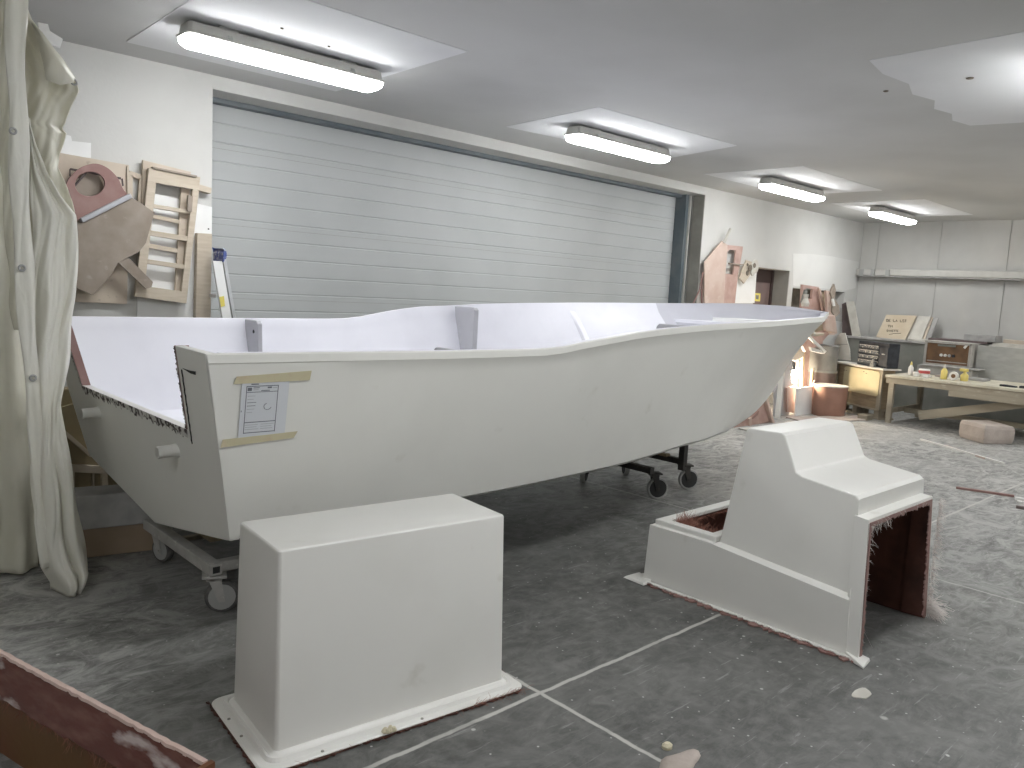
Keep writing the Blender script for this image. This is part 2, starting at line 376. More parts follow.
# doorway with a maroon door, deep reveal
mb = MB(); mb.box((DX0, 6.51, 0), (DX1, 6.55, 1.93)); d2 = struct('door_2', mb, 'maroon', 'dull maroon door set deep in its opening', 'door')
MB().box((DX0, 6.50, 1.93), (DX1, 6.55, DZ)).build('top_panel', 'maroon_dark', d2)
MB().box((DX1-.05, 6.48, 0), (DX1-.002, 6.51, DZ)).build('door_frame', 'maroon_dark', d2)
mb = MB(); mb.box((DX1-.004, D+.01, 0), (DX1-.0005, 6.48, DZ-.003)); struct('trim_4', mb, 'reveal', 'reveal on the right of the maroon door, shade put into its grey', 'door reveal')  # plate over the wall's own side, shade painted into its grey
# whiter ceiling rectangles round the lights
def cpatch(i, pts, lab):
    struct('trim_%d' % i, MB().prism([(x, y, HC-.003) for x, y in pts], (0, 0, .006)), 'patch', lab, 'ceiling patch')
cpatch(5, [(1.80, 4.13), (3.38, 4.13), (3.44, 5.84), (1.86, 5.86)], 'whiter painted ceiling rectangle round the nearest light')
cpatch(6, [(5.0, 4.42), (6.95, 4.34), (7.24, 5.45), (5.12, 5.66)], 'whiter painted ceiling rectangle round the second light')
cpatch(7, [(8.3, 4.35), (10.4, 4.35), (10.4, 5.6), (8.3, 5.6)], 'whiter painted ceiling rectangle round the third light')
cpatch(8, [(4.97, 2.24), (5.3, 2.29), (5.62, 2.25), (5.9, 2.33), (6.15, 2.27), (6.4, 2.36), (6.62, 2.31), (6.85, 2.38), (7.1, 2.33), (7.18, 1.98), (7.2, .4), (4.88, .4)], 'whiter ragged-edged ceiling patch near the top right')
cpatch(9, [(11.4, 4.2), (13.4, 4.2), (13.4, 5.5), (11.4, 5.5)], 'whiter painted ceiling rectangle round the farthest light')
for pt, r, lb in ((az(970, 77, HC), .024, 'small dark ceiling fixing on the ragged white patch'), (az(886, 90, HC), .018, 'small dark ceiling fixing left of the ragged white patch'), (az(282, 27, HC), .010, 'tiny fixing on the ceiling behind the middle of the nearest light'), (az(329, 45, HC), .010, 'tiny fixing on the ceiling behind the right end of the nearest light')):
    tag(MB().lathe([(r, -.006), (r*.8, -.012), (.004, -.014)], pt, 12).build('ceiling_fixing', 'niche'), lb, 'fixing')

struct('trim_10', MB().prism([ay(x, y, D-.002) for x, y in ((793, 253.5), (812, 254), (833, 256.5), (859, 262), (855.5, 288), (846, 290.5), (793, 285.5))], (0, .004, 0)), 'wallwhite', 'whiter repainted area of the back wall above the niche', 'wall patch')
# wall pipe / duct rail on the end wall
t = thing('wall_rail', 'long pale metal rail fixed across the grey end wall', 'rail', (EX-.12, 4, 2.2))
MB().box((EX-.16, -4, 2.19), (EX-.04, 6.20, 2.295)).build('channel', 'housing', t, bevel=.01)
MB().box((EX-.17, -4, 2.165), (EX-.02, 6.18, 2.185)).build('lower_lip', 'slab', t)
for y in (6.1, 5.9, 5.65): MB().box((EX-.20, y-.03, 2.17), (EX-.15, y+.03, 2.29)).build('bracket', 'clip', t)

# ------------------------------------------------------------------ ceiling lights
def rrect(hx, hy, r, z, n=6, c=(0, 0)):
    out = []
    for sx, sy, a0 in ((1, 1, 0), (-1, 1, 90), (-1, -1, 180), (1, -1, 270)):
        for k in range(n+1):
            a = math.radians(a0+90*k/n); out.append((c[0]+sx*(hx-r)+r*math.cos(a), c[1]+sy*(hy-r)+r*math.sin(a), z))
    return out
LX = (2.60, 6.03, 9.40, 12.50); LLEN = 1.40
names = {0: ('nearest ceiling light, above the left end of the garage door', 'second ceiling light, above the right part of the garage door', 'third ceiling light, between the garage door and the maroon door', 'farthest ceiling light, close to the grey end wall')}
def ceiling_light(cx, cy, label, group):
    t = thing('ceiling_light', label, 'ceiling light', (cx, cy, HC), group)
    a = LLEN/2
    def R(hx, hy, r, z): return [(cx+x, cy+y, HC+zz) for x, y, zz in rrect(hx, hy, r, z)]
    mb = MB(); mb.loft([R(a-.03, .072, .03, -.022), R(a-.02, .078, .03, -.03), R(a-.012, .088, .03, -.085), R(a-.002, .106, .035, -.087), R(a-.002, .106, .035, -.099), R(a-.014, .088, .03, -.0995)])
    mb.build('housing', 'housing', t, smooth=35, wn=True)
    mb = MB(); mb.loft([R(a-.012, .090, .03, -.100), R(a-.010, .092, .03, -.112), R(a-.018, .090, .03, -.132), R(a-.045, .076, .03, -.152), R(a-.08, .045, .03, -.158)])
    mb.build('diffuser', 'tube', t, smooth=60)
    mb = MB()
    for sx in (-.55, .55): mb.box((cx+sx*a*1.1-.06, cy-.05, HC-.024), (cx+sx*a*1.1+.06, cy+.05, HC))
    mb.each('mounting_block', 'clip', t)
    for s in (-1, 1):
        for f in (-.62, .62):
            x = cx+f*a; MB().prism([(x-.014, cy+s*.080, HC-.06), (x+.014, cy+s*.080, HC-.06), (x+.014, cy+s*.103, HC-.10), (x-.014, cy+s*.103, HC-.10)], (0, s*.006, .002)).build('clip', 'clip', t)
for i, x in enumerate(LX): ceiling_light(x, 5.02, names[0][i], 'ceiling lights along the garage door')
for r, y in ((1, 1.3), (2, -2.3)):
    for i, x in enumerate(LX):
        ceiling_light(x, y, ('ceiling light overhead in the %s row, %s from the left' % (('middle', 'rear')[r-1], ('first', 'second', 'third', 'fourth')[i])), 'ceiling lights outside the picture')
for y in (-2.3, 1.3): ceiling_light(-1.2, y, 'ceiling light left of the viewer, %s row' % ('middle' if y > 0 else 'rear'), 'ceiling lights outside the picture')

# ------------------------------------------------------------------ the boat
YC = 4.0
HB = [(1.0, 1.09), (2, 1.15), (3, 1.19), (4, 1.2), (5, 1.2), (5.5, 1.185), (6, 1.11), (6.5, .92), (7, .69), (7.5, .46), (8, .235), (8.3, .10), (8.46, .03), (8.5, .012)]
ZF = [(1.0, 1.308), (1.77, 1.311), (2.29, 1.312), (2.81, 1.316), (3.12, 1.319), (3.25, 1.330), (3.58, 1.387), (3.9, 1.428), (4.27, 1.448), (4.48, 1.464), (5.56, 1.506), (6.4, 1.538), (6.93, 1.562), (7.27, 1.578), (7.58, 1.587), (7.88, 1.588), (8.25, 1.566), (8.41, 1.553), (8.5, 1.547)]
ZN = [(1.0, 1.306), (1.86, 1.308), (2.24, 1.308), (2.71, 1.312), (2.95, 1.316), (3.15, 1.342), (3.38, 1.369), (3.64, 1.400), (4.0, 1.428), (4.49, 1.456), (5.11, 1.481), (5.56, 1.502), (5.82, 1.513), (6.4, 1.520), (7.0, 1.524), (7.6, 1.530), (8.2, 1.540), (8.5, 1.547)]
HCH = [(1.3, .95), (3, .965), (4.0, .97), (4.7, .93), (5.2, .80), (5.6, .62), (6.0, .42), (6.5, .20), (7.04, .07), (7.34, .042), (7.75, .03), (8.0, .024), (8.24, .016), (8.5, .006)]
ZCH = [(1.3, .52), (2.65, .525), (3.7, .55), (4.05, .57), (4.7, .61), (5.2, .604), (5.6, .562), (6.0, .512), (6.5, .497), (7.04, .565), (7.34, .70), (7.75, 1.075), (8.0, 1.25), (8.24, 1.385), (8.5, 1.543)]
ZK = [(1.3, .35), (3, .33), (4.5, .30), (5.3, .285), (6.0, .31), (6.5, .355), (7.04, .488), (7.34, .64), (7.75, 1.036), (8.0, 1.235), (8.24, 1.375), (8.5, 1.54)]
hb = lambda x: pch(x, HB); zch = lambda x: pch(x, ZCH); hch = lambda x: pch(x, HCH); zk = lambda x: pch(x, ZK)
zsh = lambda x, s: pch(x, ZF if s > 0 else ZN)
XT = 1.36
def rake(x, z): return x-(z-.54)*.218*max(0, min(1, (2.6-x)/(2.6-XT)))
def side(x, s, t):                                     # outer topside, t 0 chine .. 1 below the sheer band
    a = Vector((hch(x), zch(x))); b = Vector((hb(x)-.004, zsh(x, s)-.042))
    fl = pch(x, [(1.3, -.012), (3, -.01), (4.5, .03), (6, .10), (7, .10), (7.8, .05), (8.5, .0)])
    c = (a+b)*.5+Vector((-fl, 0))
    p = a*(1-t)**2+c*2*t*(1-t)+b*t*t
    return p
def half_at(x, s, z):                                   # outer half breadth at height z
    zc_ = zch(x)
    if z <= zc_: 
        k = zk(x); return hch(x)*max(0, (z-k)/max(1e-4, zc_-k))
    lo, hi = 0., 1.
    for _ in range(24):
        m_ = (lo+hi)/2
        if side(x, s, m_).y < z: lo = m_
        else: hi = m_
    return side(x, s, lo).x
xs = [XT+(5.0-XT)*i/26 for i in range(27)]+[5.0+(8.5-5.0)*i/34 for i in range(1, 35)]
boat = thing('boat_hull', 'large open white fibreglass boat hull resting on wheeled trolleys', 'boat', (4.2, YC, 0))
def section(x, s):
    z_ = zsh(x, s); pts = [(0, zk(x))]
    for k in range(1, 5): pts.append((hch(x)*k/5, zk(x)+(zch(x)-zk(x))*(k/5)))
    r = .12
    pts.append((hch(x)*.97, zk(x)+(zch(x)-zk(x))*.97))
    for k in range(0, 13): q = side(x, s, .02+.98*k/12); pts.append((q.x, q.y))
    pts += [(hb(x), z_-.037), (hb(x), z_-.006), (max(.004, hb(x)-.006), z_)]
    return pts
hull = MB(); rings = []
for x in xs:
    far_ = section(x, 1); near_ = section(x, -1)
    rings.append([Vector((rake(x, z), YC-y, z)) for y, z in reversed(near_)]+[Vector((rake(x, z), YC+y, z)) for y, z in far_[1:]])
hull.loft(rings, False, False, closed=False)
ho = hull.build('hull_shell', 'gel', boat, smooth=26, fix=False)
# gunwale rim + liner
ZS = .74
def liner_pts(x, s):
    z_ = zsh(x, s); zb = min(max(ZS, zk(x)+.10), z_-.075); g = min(.045, hb(x)*.6)
    pts = [(max(.004, hb(x)-.006), z_), (max(.003, hb(x)-g), z_), (max(.002, hb(x)-g-.006), z_-.012)]
    n = 10
    for k in range(1, n+1):
        z2 = z_-.012+(zb+.05-z_+.012)*k/n
        if z2 < zb+.04: z2 = zb+.04
        pts.append((max(.001, half_at(x, s, min(z2, z_-.07))-.045), z2))
    hbm = pts[-1][0]
    pts += [(max(.001, hbm-.025), zb+.012), (max(.0008, hbm-.06), zb), (0, zb)]
    return pts
ln = MB(); rings = []
for x in xs:
    if x < XT+.05: x = XT+.05
    far_ = liner_pts(x, 1); near_ = liner_pts(x, -1)
    rings.append([Vector((rake(x, z), YC-y, z)) for y, z in near_]+[Vector((rake(x, z), YC+y, z)) for y, z in reversed(far_[:-1])])
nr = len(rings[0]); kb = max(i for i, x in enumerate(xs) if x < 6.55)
MB().loft(rings[:kb+1], False, False, closed=False).build('liner', 'liner', boat, smooth=35, fix=False)
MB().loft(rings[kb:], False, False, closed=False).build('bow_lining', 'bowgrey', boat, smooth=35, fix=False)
# transom with the motor notch
def tx(y, z, off=0): return Vector((XT-(z-.54)*.218+off, y, z))
def tp(px, py):
    d = ray(px, py); r = .218; t = (XT-(H-.54)*r)/(d[0]+r*d[2]); q = Vector((d[0]*t, d[1]*t, H+d[2]*t)); return (q.y, q.z)
zt = 1.306
out = [(YC, .35), (YC-.95, .52), (YC-1.03, .9), (YC-1.092, zt), (3.19, zt+.004), (3.255, .957), (4.725, .957), (4.815, zt+.004), (YC+1.092, zt), (YC+1.03, .9), (YC+.95, .52)]
mb = MB(); mb.prism([tx(y, z) for y, z in out], (.042, 0, 0)); mb.build('transom', 'gel', boat, bevel=.004)
# rough cut edge round the notch (ragged, just proud of the aft face)
def ragged(path, wid, amp, n, off):
    a = []; b = []
    for i in range(n+1):
        f = i/n*(len(path)-1); k = min(int(f), len(path)-2); u = f-k
        p0, p1 = Vector(path[k]), Vector(path[k+1]); q = p0.lerp(p1, u); d = (p1-p0).normalized(); nn = Vector((d.y, -d.x))
        a.append(q); b.append(q+nn*(wid*random.uniform(1-amp, 1+amp)))
    vs = [tx(q.x, q.y, off) for q in a]+[tx(q.x, q.y, off) for q in b]; n1 = len(a)
    return MB().add(vs, [(i, i+1, n1+i+1, n1+i) for i in range(n1-1)])
r1 = ragged([(3.19, zt), (3.255, .957)], -.014, .8, 60, -.0025); r1.add(*(lambda r: (r.v, r.f))(ragged([(3.255, .957), (4.725, .957)], .034, .35, 130, -.0025)))
r1.add(*(lambda r: (r.v, r.f))(ragged([(4.725, .957), (4.815, zt)], .012, .8, 40, -.0025)))
r1.build('raw_notch_edge', 'rawedge', boat)
mb = MB(); mb.prism([tx(3.19, zt+.004, .0), tx(3.255, .957), tx(3.262, .957), tx(3.197, zt+.004)], (.055, 0, 0)); mb.prism([tx(4.725, .957), tx(4.815, zt+.004), tx(4.808, zt+.004), tx(4.718, .957)], (.042, 0, 0)); mb.each('notch_side_edge', 'grp_maroon', boat)
mb = MB(); q = [tp(182.5, 368), tp(190, 370.5), tp(196, 371.5), tp(196, 375), tp(191, 373.5)]; mb.prism([tx(y, z, -.002) for y, z in q], (.001, 0, 0)); mb.build('marker_stroke', 'marker', boat)
mb = MB(); pth = [(3.262+.004*math.sin(i*2.2), .94+(1.20-.94)*(1-i/20)) for i in range(21)]
pth = [(3.19+(3.255-3.19)*(i/20)-.022+.0022*math.sin(i*2.4), zt-.09-(zt-.09-.90)*i/20) for i in range(21)]
mb.tube([tx(y, z, -.001) for y, z in pth], .0035, 5); mb.build('pen_line', 'marker', boat)
for (px, py) in ((177, 450), (99, 412)):
    y, z = tp(px, py); b0 = tx(y, z, .01); b1 = b0+Vector((-.095, 0, -.004))
    mb = MB(); u = (b1-b0).normalized(); 
    mb.tube([b0+u*(-.01), b0+u*.012, b0+u*.03, b1, b1, b1-u*.05], [.034, .031, .027, .0265, .021, .019], 20, cap=True)
    dt = mb.build('drain_tube', 'gel', boat, smooth=40)
    MB().tube([b1-u*.001, b1-u*.004], [.0205, .0205], 16).build('bore_shade', 'jamb', dt)  # dark disc painting the shade inside the hollow tube end
# ribs inside the sides
def rib(x, th, inner, z_lo, s, name='rib'):
    zt_ = zsh(x, s)-.004; pts = []
    for k in range(9):
        z = zt_-(zt_-z_lo)*k/8; pts.append((max(inner+.002, half_at(x, s, min(z, zt_-.07))-.035), z))
    pts += [(inner, z_lo), (inner, zt_-.02), (inner+.02, zt_)]
    return MB().prism([(rake(x, z), YC+s*y, z) for y, z in pts], (th, 0, 0)).build(name, 'rib', boat, bevel=.006)
for s in (1, -1):
    rib(2.40, .035, .935, ZS+.01, s); rib(4.20, .05, .90, ZS+.01, s)
mb = MB(); mb.lathe([(.013, -.001), (.013, .003)], (rake(2.40, 1.235)-.001, 4.99, 1.235), 12, rot('Y', PI/2)); mb.build('rib_hole', 'marker', boat)
# shallow stiffener further forward, far side
for s in (1,):
    zt_ = zsh(5.58, s); ptsa = []
    mb = MB(); rg = []
    for k in range(9):
        z = zt_-.06-(zt_-.06-ZS-.03)*k/8; y = half_at(5.58, s, z)-.04
        rg.append([(5.55-.02*(1-k/8), YC+s*(y+.02), z), (5.56, YC+s*(y-.03*min(1, k/2+.2)), z), (5.62, YC+s*(y-.03*min(1, k/2+.2)), z), (5.66, YC+s*(y+.02), z)])
    mb.loft(rg, True, True); mb.build('stiffener', 'liner', boat, smooth=50)
# foredeck with locker opening and bulkhead
ZD = 1.40
XB = 6.66
def dh(x, s): return max(.01, half_at(x, s, ZD)-.04)
mb = MB(); n_ = 16
for i in range(n_):
    a = XB+(8.25-XB)*i/n_; b = XB+(8.25-XB)*(i+1)/n_
    mb.add([(x, y, z) for z in (ZD-.03, ZD) for x, y in ((a, YC-dh(a, -1)), (b, YC-dh(b, -1)), (b, YC+dh(b, 1)), (a, YC+dh(a, 1)))], [(0, 3, 2, 1), (4, 5, 6, 7)])
mb.add([(XB, YC-dh(XB, -1), ZD-.03), (XB, YC+dh(XB, 1), ZD-.03), (XB, YC+dh(XB, 1), ZD), (XB, YC-dh(XB, -1), ZD)], [(0, 3, 2, 1)])
fd = mb.build('foredeck', 'liner', boat, fix=False)
mb = MB(); mb.loft([[Vector(p) for p in rrect(.30, .22, .05, z, 5, (7.25, 4.25))] for z in (ZD+.001, ZD+.035)]); mb.build('hatch_lid', 'whitepanel', fd, smooth=40)
zb2 = .80
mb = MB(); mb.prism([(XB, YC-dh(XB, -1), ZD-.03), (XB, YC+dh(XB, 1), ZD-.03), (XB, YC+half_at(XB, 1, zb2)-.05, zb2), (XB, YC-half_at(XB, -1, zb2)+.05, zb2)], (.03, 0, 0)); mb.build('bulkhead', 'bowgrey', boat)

# ------------------------------------------------------------------ document taped to the hull
def hullpt(px, py, off=0):                              # point on the near topside below (px, py)
    d = ray(px, py); lo, hi = 2.0, 3.8
    def unrake(x, z):
        a = (z-.54)*.218; xu = (x+a*2.6/1.24)/(1+a/1.24); return x if x > 2.6 else max(xu, XT)
    f = lambda y: (y-(YC-half_at(unrake(d[0]*y/d[1], H+d[2]*y/d[1]), -1, H+d[2]*y/d[1])))
    for _ in range(40):
        m_ = (lo+hi)/2
        if f(m_) < 0: lo = m_
        else: hi = m_
    t = lo/d[1]; return Vector((d[0]*t, lo-off, H+d[2]*t))
def decal(pix, name, m, off, parent=None, th=.0015, nx=6, nz=4):
    # quad given by four photo corners laid onto the hull, subdivided to follow its curve
    (a, b, c, d) = pix; vs = []; 
    for lay in (off, off-th):
        for i in range(nz+1):
            for k in range(nx+1):
                u = k/nx; v = i/nz
                px = (a[0]*(1-u)+b[0]*u)*(1-v)+(d[0]*(1-u)+c[0]*u)*v; py = (a[1]*(1-u)+b[1]*u)*(1-v)+(d[1]*(1-u)+c[1]*u)*v
                vs.append(hullpt(px, py, lay))
    n = (nx+1)*(nz+1); fs = []
    for i in range(nz):
        for k in range(nx):
            q = i*(nx+1)+k; fs += [(q, q+1, q+nx+2, q+nx+1), (n+q, n+q+nx+1, n+q+nx+2, n+q+1)]
    edge = [k for k in range(nx+1)]+[i*(nx+1)+nx for i in range(1, nz+1)]+[nz*(nx+1)+k for k in range(nx-1, -1, -1)]+[i*(nx+1) for i in range(nz-1, 0, -1)]
    for i, q in enumerate(edge):
        r = edge[(i+1) % len(edge)]; fs.append((q, n+q, n+r, r))
    return MB().add(vs, fs).build(name, m, parent)
pap = decal([(241.5, 383), (289, 381), (284, 434), (237.5, 438)], 'paper_sheet', 'paper', .0045)
tag(pap, 'printed form sheet taped to the near side of the boat hull', 'paper')
def pp(u, v):                                           # paper coords -> photo
    a, b, c, d = (241.5, 383), (289, 381), (284, 434), (237.5, 438)
    return ((a[0]*(1-u)+b[0]*u)*(1-v)+(d[0]*(1-u)+c[0]*u)*v, (a[1]*(1-u)+b[1]*u)*(1-v)+(d[1]*(1-u)+c[1]*u)*v)
def pr(u0, v0, u1, v1, m): return decal([pp(u0, v0), pp(u1, v0), pp(u1, v1), pp(u0, v1)], 'printed_line', m, .0052, pap, .0006, 2, 1)
for u0, v0, u1, v1, m in [(.10, .06, .78, .075, 'ink'), (.10, .06, .115, .93, 'ink'), (.765, .06, .78, .93, 'ink'), (.10, .17, .78, .182, 'ink'), (.10, .72, .78, .735, 'ink'), (.10, .91, .78, .925, 'ink'),
    (.13, .09, .22, .15, 'ink'), (.25, .09, .38, .105, 'ink'), (.25, .125, .36, .14, 'inkgrey'), (.42, .145, .60, .16, 'ink'), (.55, .085, .64, .115, 'ink'), (.20, .02, .36, .04, 'ink'), (.66, .10, .75, .115, 'inkgrey'),
    (.14, .24, .30, .25, 'inkgrey'), (.14, .30, .27, .31, 'inkgrey'), (.14, .36, .33, .37, 'ink'), (.14, .42, .32, .43, 'ink'), (.14, .48, .30, .49, 'inkgrey'), (.14, .54, .26, .55, 'inkgrey'),
    (.13, .77, .40, .78, 'inkgrey'), (.13, .81, .38, .82, 'inkgrey'), (.13, .85, .42, .86, 'inkgrey'), (.46, .77, .74, .78, 'inkgrey'), (.46, .81, .70, .82, 'inkgrey'), (.46, .85, .72, .86, 'inkgrey'), (.02, .50, .035, .53, 'ink')]:
    pr(u0, v0, u1, v1, m)
mb = MB(); mb.tube([hullpt(*pp(.58+.08*math.cos(a), .45+.06*math.sin(a)), .0055) for a in [.3+i*.45 for i in range(10)]], .0012, 5); mb.build('pen_check', 'ink', pap)
tag(decal([(236, 376.5), (311, 370.5), (309, 380), (233, 384)], 'masking_tape', 'tape', .0062), 'upper strip of masking tape holding the form on the hull', 'tape', 'masking tape strips on the hull')
tag(decal([(222, 439.5), (297, 431), (293, 437.5), (220, 447.5)], 'masking_tape', 'tape', .0062), 'lower strip of masking tape holding the form on the hull', 'tape', 'masking tape strips on the hull')

# ------------------------------------------------------------------ trolleys under the boat
def caster(root, x, y, ang, r=.072, dark=False, ztop=.19):
    m = rot('Z', ang)
    T = tr((x, y, 0)) @ m
    st = 'steel_dark' if dark else 'steel'
    mb = MB(); mb.box((-.055, -.045, ztop-.012), (.055, .045, ztop), T); pl = mb.build('caster_plate', st, root)
    mb = MB()
    mb.prism([T @ Vector(p) for p in ((-.03, -.032, ztop-.012), (.03, -.032, ztop-.012), (-.02, -.032, r-.02), (-.05, -.032, r-.02))], (T.to_3x3() @ Vector((0, .004, 0))))
    mb.prism([T @ Vector(p) for p in ((-.03, .028, ztop-.012), (.03, .028, ztop-.012), (-.02, .028, r-.02), (-.05, .028, r-.02))], (T.to_3x3() @ Vector((0, .004, 0))))
    mb.box((-.035, -.032, ztop-.028), (.035, .032, ztop-.012), T); mb.tube([T @ Vector((-.035, -.04, r)), T @ Vector((-.035, .04, r))], .008, 8)
    mb.build('caster_fork', st, root)
    R = tr((0, 0, 0)) @ T @ tr((-.035, 0, r)) @ rot('X', PI/2)
    mb = MB(); mb.lathe([(r-.012, -.020), (r-.004, -.019), (r, -.010), (r, .010), (r-.004, .019), (r-.012, .020)], (0, 0, 0), 28, R); wh = mb.build('wheel', 'tread' if dark else 'rubber', root, smooth=40)
    mb = MB()
    for z0 in (-.0215, .0175): mb.lathe([(r-.016, z0), (r-.016, z0+.004)], (0, 0, 0), 24, R)
    mb.lathe([(.016, -.026), (.016, .026)], (0, 0, 0), 12, R); mb.build('hub', 'rubber_dark' if dark else 'clip', wh)
rear = thing('boat_trolley', 'grey steel wheeled trolley under the stern of the boat', 'trolley', (1.6, 4, 0), 'trolleys under the boat')
mb = MB(); mb.box((1.485, 3.53, .195), (1.545, 4.42, .25)); mb.build('cross_beam', 'steel', rear, bevel=.004)
mb = MB(); mb.box((1.498, 3.528, .207), (1.532, 3.5295, .238)); mb.box((1.498, 4.4205, .207), (1.532, 4.422, .238)); mb.each('beam_end', 'rubber_dark', rear)
mb = MB(); mb.box((1.546, 3.56, .195), (2.75, 3.61, .245)); mb.build('side_rail', 'steel', rear, bevel=.004)
mb = MB(); mb.box((1.546, 4.36, .195), (2.75, 4.41, .245)); mb.build('side_rail', 'steel', rear, bevel=.004)
mb = MB(); mb.box((2.60, 3.61, .195), (2.66, 4.36, .245)); mb.build('cross_beam', 'steel', rear, bevel=.004)
mb = MB(); mb.box((1.62, 3.85, .25), (1.72, 4.15, .345)); mb.box((2.6, 3.85, .25), (2.7, 4.15, .325)); mb.each('keel_block', 'wood_dark', rear)
caster(rear, 1.525, 3.575, 2.75, .078); caster(rear, 1.57, 4.42, 1.9, .07); caster(rear, 2.63, 3.66, .6); caster(rear, 2.63, 4.36, 2.2)
fr = thing('boat_trolley', 'black steel wheeled trolley under the bow half of the boat', 'trolley', (5.4, 4, 0), 'trolleys under the boat')
for x, y0 in ((5.03, 3.70), (5.56, 3.80)):
    mb = MB(); mb.box((x+.05, y0, .215), (x+.10, 4.45, .262)); mb.build('cross_beam', 'steel_dark', fr)
mb = MB(); mb.box((5.595, 3.745, .17), (5.65, 3.80, .385)); mb.build('upright', 'steel_dark', fr, bevel=.003)
mb = MB(); mb.box((5.075, 4.18, .21), (5.57, 4.23, .26)); mb.build('side_rail', 'steel_dark', fr)
mb = MB(); mb.box((5.1, 3.95, .255), (5.2, 4.1, .285)); mb.box((5.56, 3.9, .265), (5.62, 4.1, .285)); mb.each('keel_block', 'wood_dark', fr)
caster(fr, 5.16, 3.72, 2.6, .088, True, .215); caster(fr, 5.665, 3.77, 2.6, .088, True, .215); caster(fr, 5.11, 4.40, .5, .088, True, .215); caster(fr, 5.65, 4.40, .9, .088, True, .215)

# ------------------------------------------------------------------ white box moulding in front
bx = thing('white_box_moulding', 'white tapered fibreglass box standing on its flange in front of the boat', 'fibreglass box', (1.70, 2.42, 0))
BT = tr((1.684, 2.456, 0)) @ rot('Z', math.radians(-5.6))
def BR(hx, hy, r, z, c=(0, 0)): return [BT @ Vector(p) for p in rrect(hx, hy, r, z, 6, c)]
cs = (.004, .018)
mb = MB()
mb.loft([BR(.475, .2095, .018, .030), BR(.465, .189, .014, .698, cs), BR(.4635, .1875, .013, .705, cs), BR(.459, .183, .011, .709, cs), BR(.453, .177, .008, .710, cs)], True, True)
mb.build('body', 'white_mould', bx, smooth=9)
mb = MB(); mb.loft([BR(.542, .276, .05, .002), BR(.544, .278, .05, .012), BR(.537, .272, .05, .016), BR(.512, .25, .05, .017), BR(.505, .243, .045, .030), BR(.499, .237, .045, .031), BR(.493, .231, .04, .024), BR(.486, .222, .03, .028), BR(.480, .216, .024, .033), BR(.468, .204, .02, .036)], True, True)
mb.build('flange', 'white_mould', bx, smooth=9)
def ragline(mb, path, wid, z, th, amp=.6, step=.012):
    # jagged laminate strip outside a ground path
    a = []; b = []
    for p, q in zip(path, path[1:]):
        p = Vector(p); q = Vector(q); n = max(2, int((q-p).length/step)); d = (q-p).normalized(); nn = Vector((d.y, -d.x, 0))
        for i in range(n):
            s_ = p.lerp(q, i/n); a.append(s_); b.append(s_+nn*wid*random.uniform(1-amp, 1+amp)+Vector((0, 0, random.uniform(-.25, .25)*th)))
    n = len(a); vs = [(p.x, p.y, z) for p in a]+[(p.x, p.y, max(.002, z+(p.z))) for p in b]+[(p.x, p.y, z+th) for p in a]+[(p.x, p.y, z+th+p.z) for p in b]
    fs = []
    for i in range(n-1): fs += [(i, n+i, n+i+1, i+1), (2*n+i, 2*n+i+1, 3*n+i+1, 3*n+i), (n+i, 3*n+i, 3*n+i+1, n+i+1)]
    return mb.add(vs, fs)
def G(x, y): return BT @ Vector((x, y, 0))
pth = [G(-.542, .274), G(-.542, -.235), G(-.503, -.276), G(.503, -.276), G(.542, -.235), G(.542, .274)]
mb = MB(); ragline(mb, pth, .007, .003, .006, .9); mb.build('rough_edge', 'laminate', bx)
mb = MB(); 
def b0():
    u = random.random(); return G(-.53+1.08*u, -.283)+Vector((0, 0, .01))
strands(mb, b0, 26, .04, BT.to_3x3() @ Vector((.2, -1, .15)), .0007, .9)
def b1():
    u = random.random(); return G(.25+.30*u, -.28)+Vector((0, 0, .014))
strands(mb, b1, 50, .045, BT.to_3x3() @ Vector((.6, -.6, .2)), .0007, .9)
o = mb.build('loose_fibres', 'fibre_red', bx); o['kind'] = 'stuff'
for (x, y) in ((-.525, .10), (-.525, -.03), (-.33, -.262), (.06, -.265)):
    pc = G(x, y); MB().lathe([(.006, .0165), (.005, .0195)], pc, 10).build('screw_hole', 'jamb', bx)
mb = MB()
for k in range(7):
    c = G(-.08+random.uniform(-.02, .02), -.275+random.uniform(-.01, .01)); mb.lathe([(.008, .016), (.011, .022), (.006, .03+.004*random.random()), (.001, .032)], c, 7)
tag(mb.build('resin_lump', 'putty', fix=True), 'small yellowish lump of resin on the flange of the white box', 'resin lump')

# ------------------------------------------------------------------ console moulding
cn = thing('console_moulding', 'white stepped fibreglass console with an open front and seat box', 'console', (4.0, 2.0, 0))
XL, XR = 3.59, 4.475
def LX_(z, side_):                                       # side plane with draft and the step at the ridge
    if side_ < 0: return XL if z < .34 else 3.622+(z-.34)*.05
    return XR if z < .34 else 4.455-(z-.34)*.045
prof_up = [(2.165, .35), (2.085, .955), (2.07, .968), (1.892, .972), (1.872, .960), (1.795, .795), (1.765, .782), (1.497, .748), (1.478, .732), (1.452, .29)]
mb = MB()
for sgn in (-1, 1):
    pass
Lp = [Vector((LX_(max(z, .35), -1), y, z)) for y, z in prof_up]; Rp = [Vector((LX_(max(z, .35), 1), y, z)) for y, z in prof_up]
n = len(prof_up)
mb.add(Lp+Rp, [tuple(range(n))]+[tuple(range(2*n-1, n-1, -1))]+[(i, n+i, n+i+1, i+1) for i in range(n-1) if i != n-2])
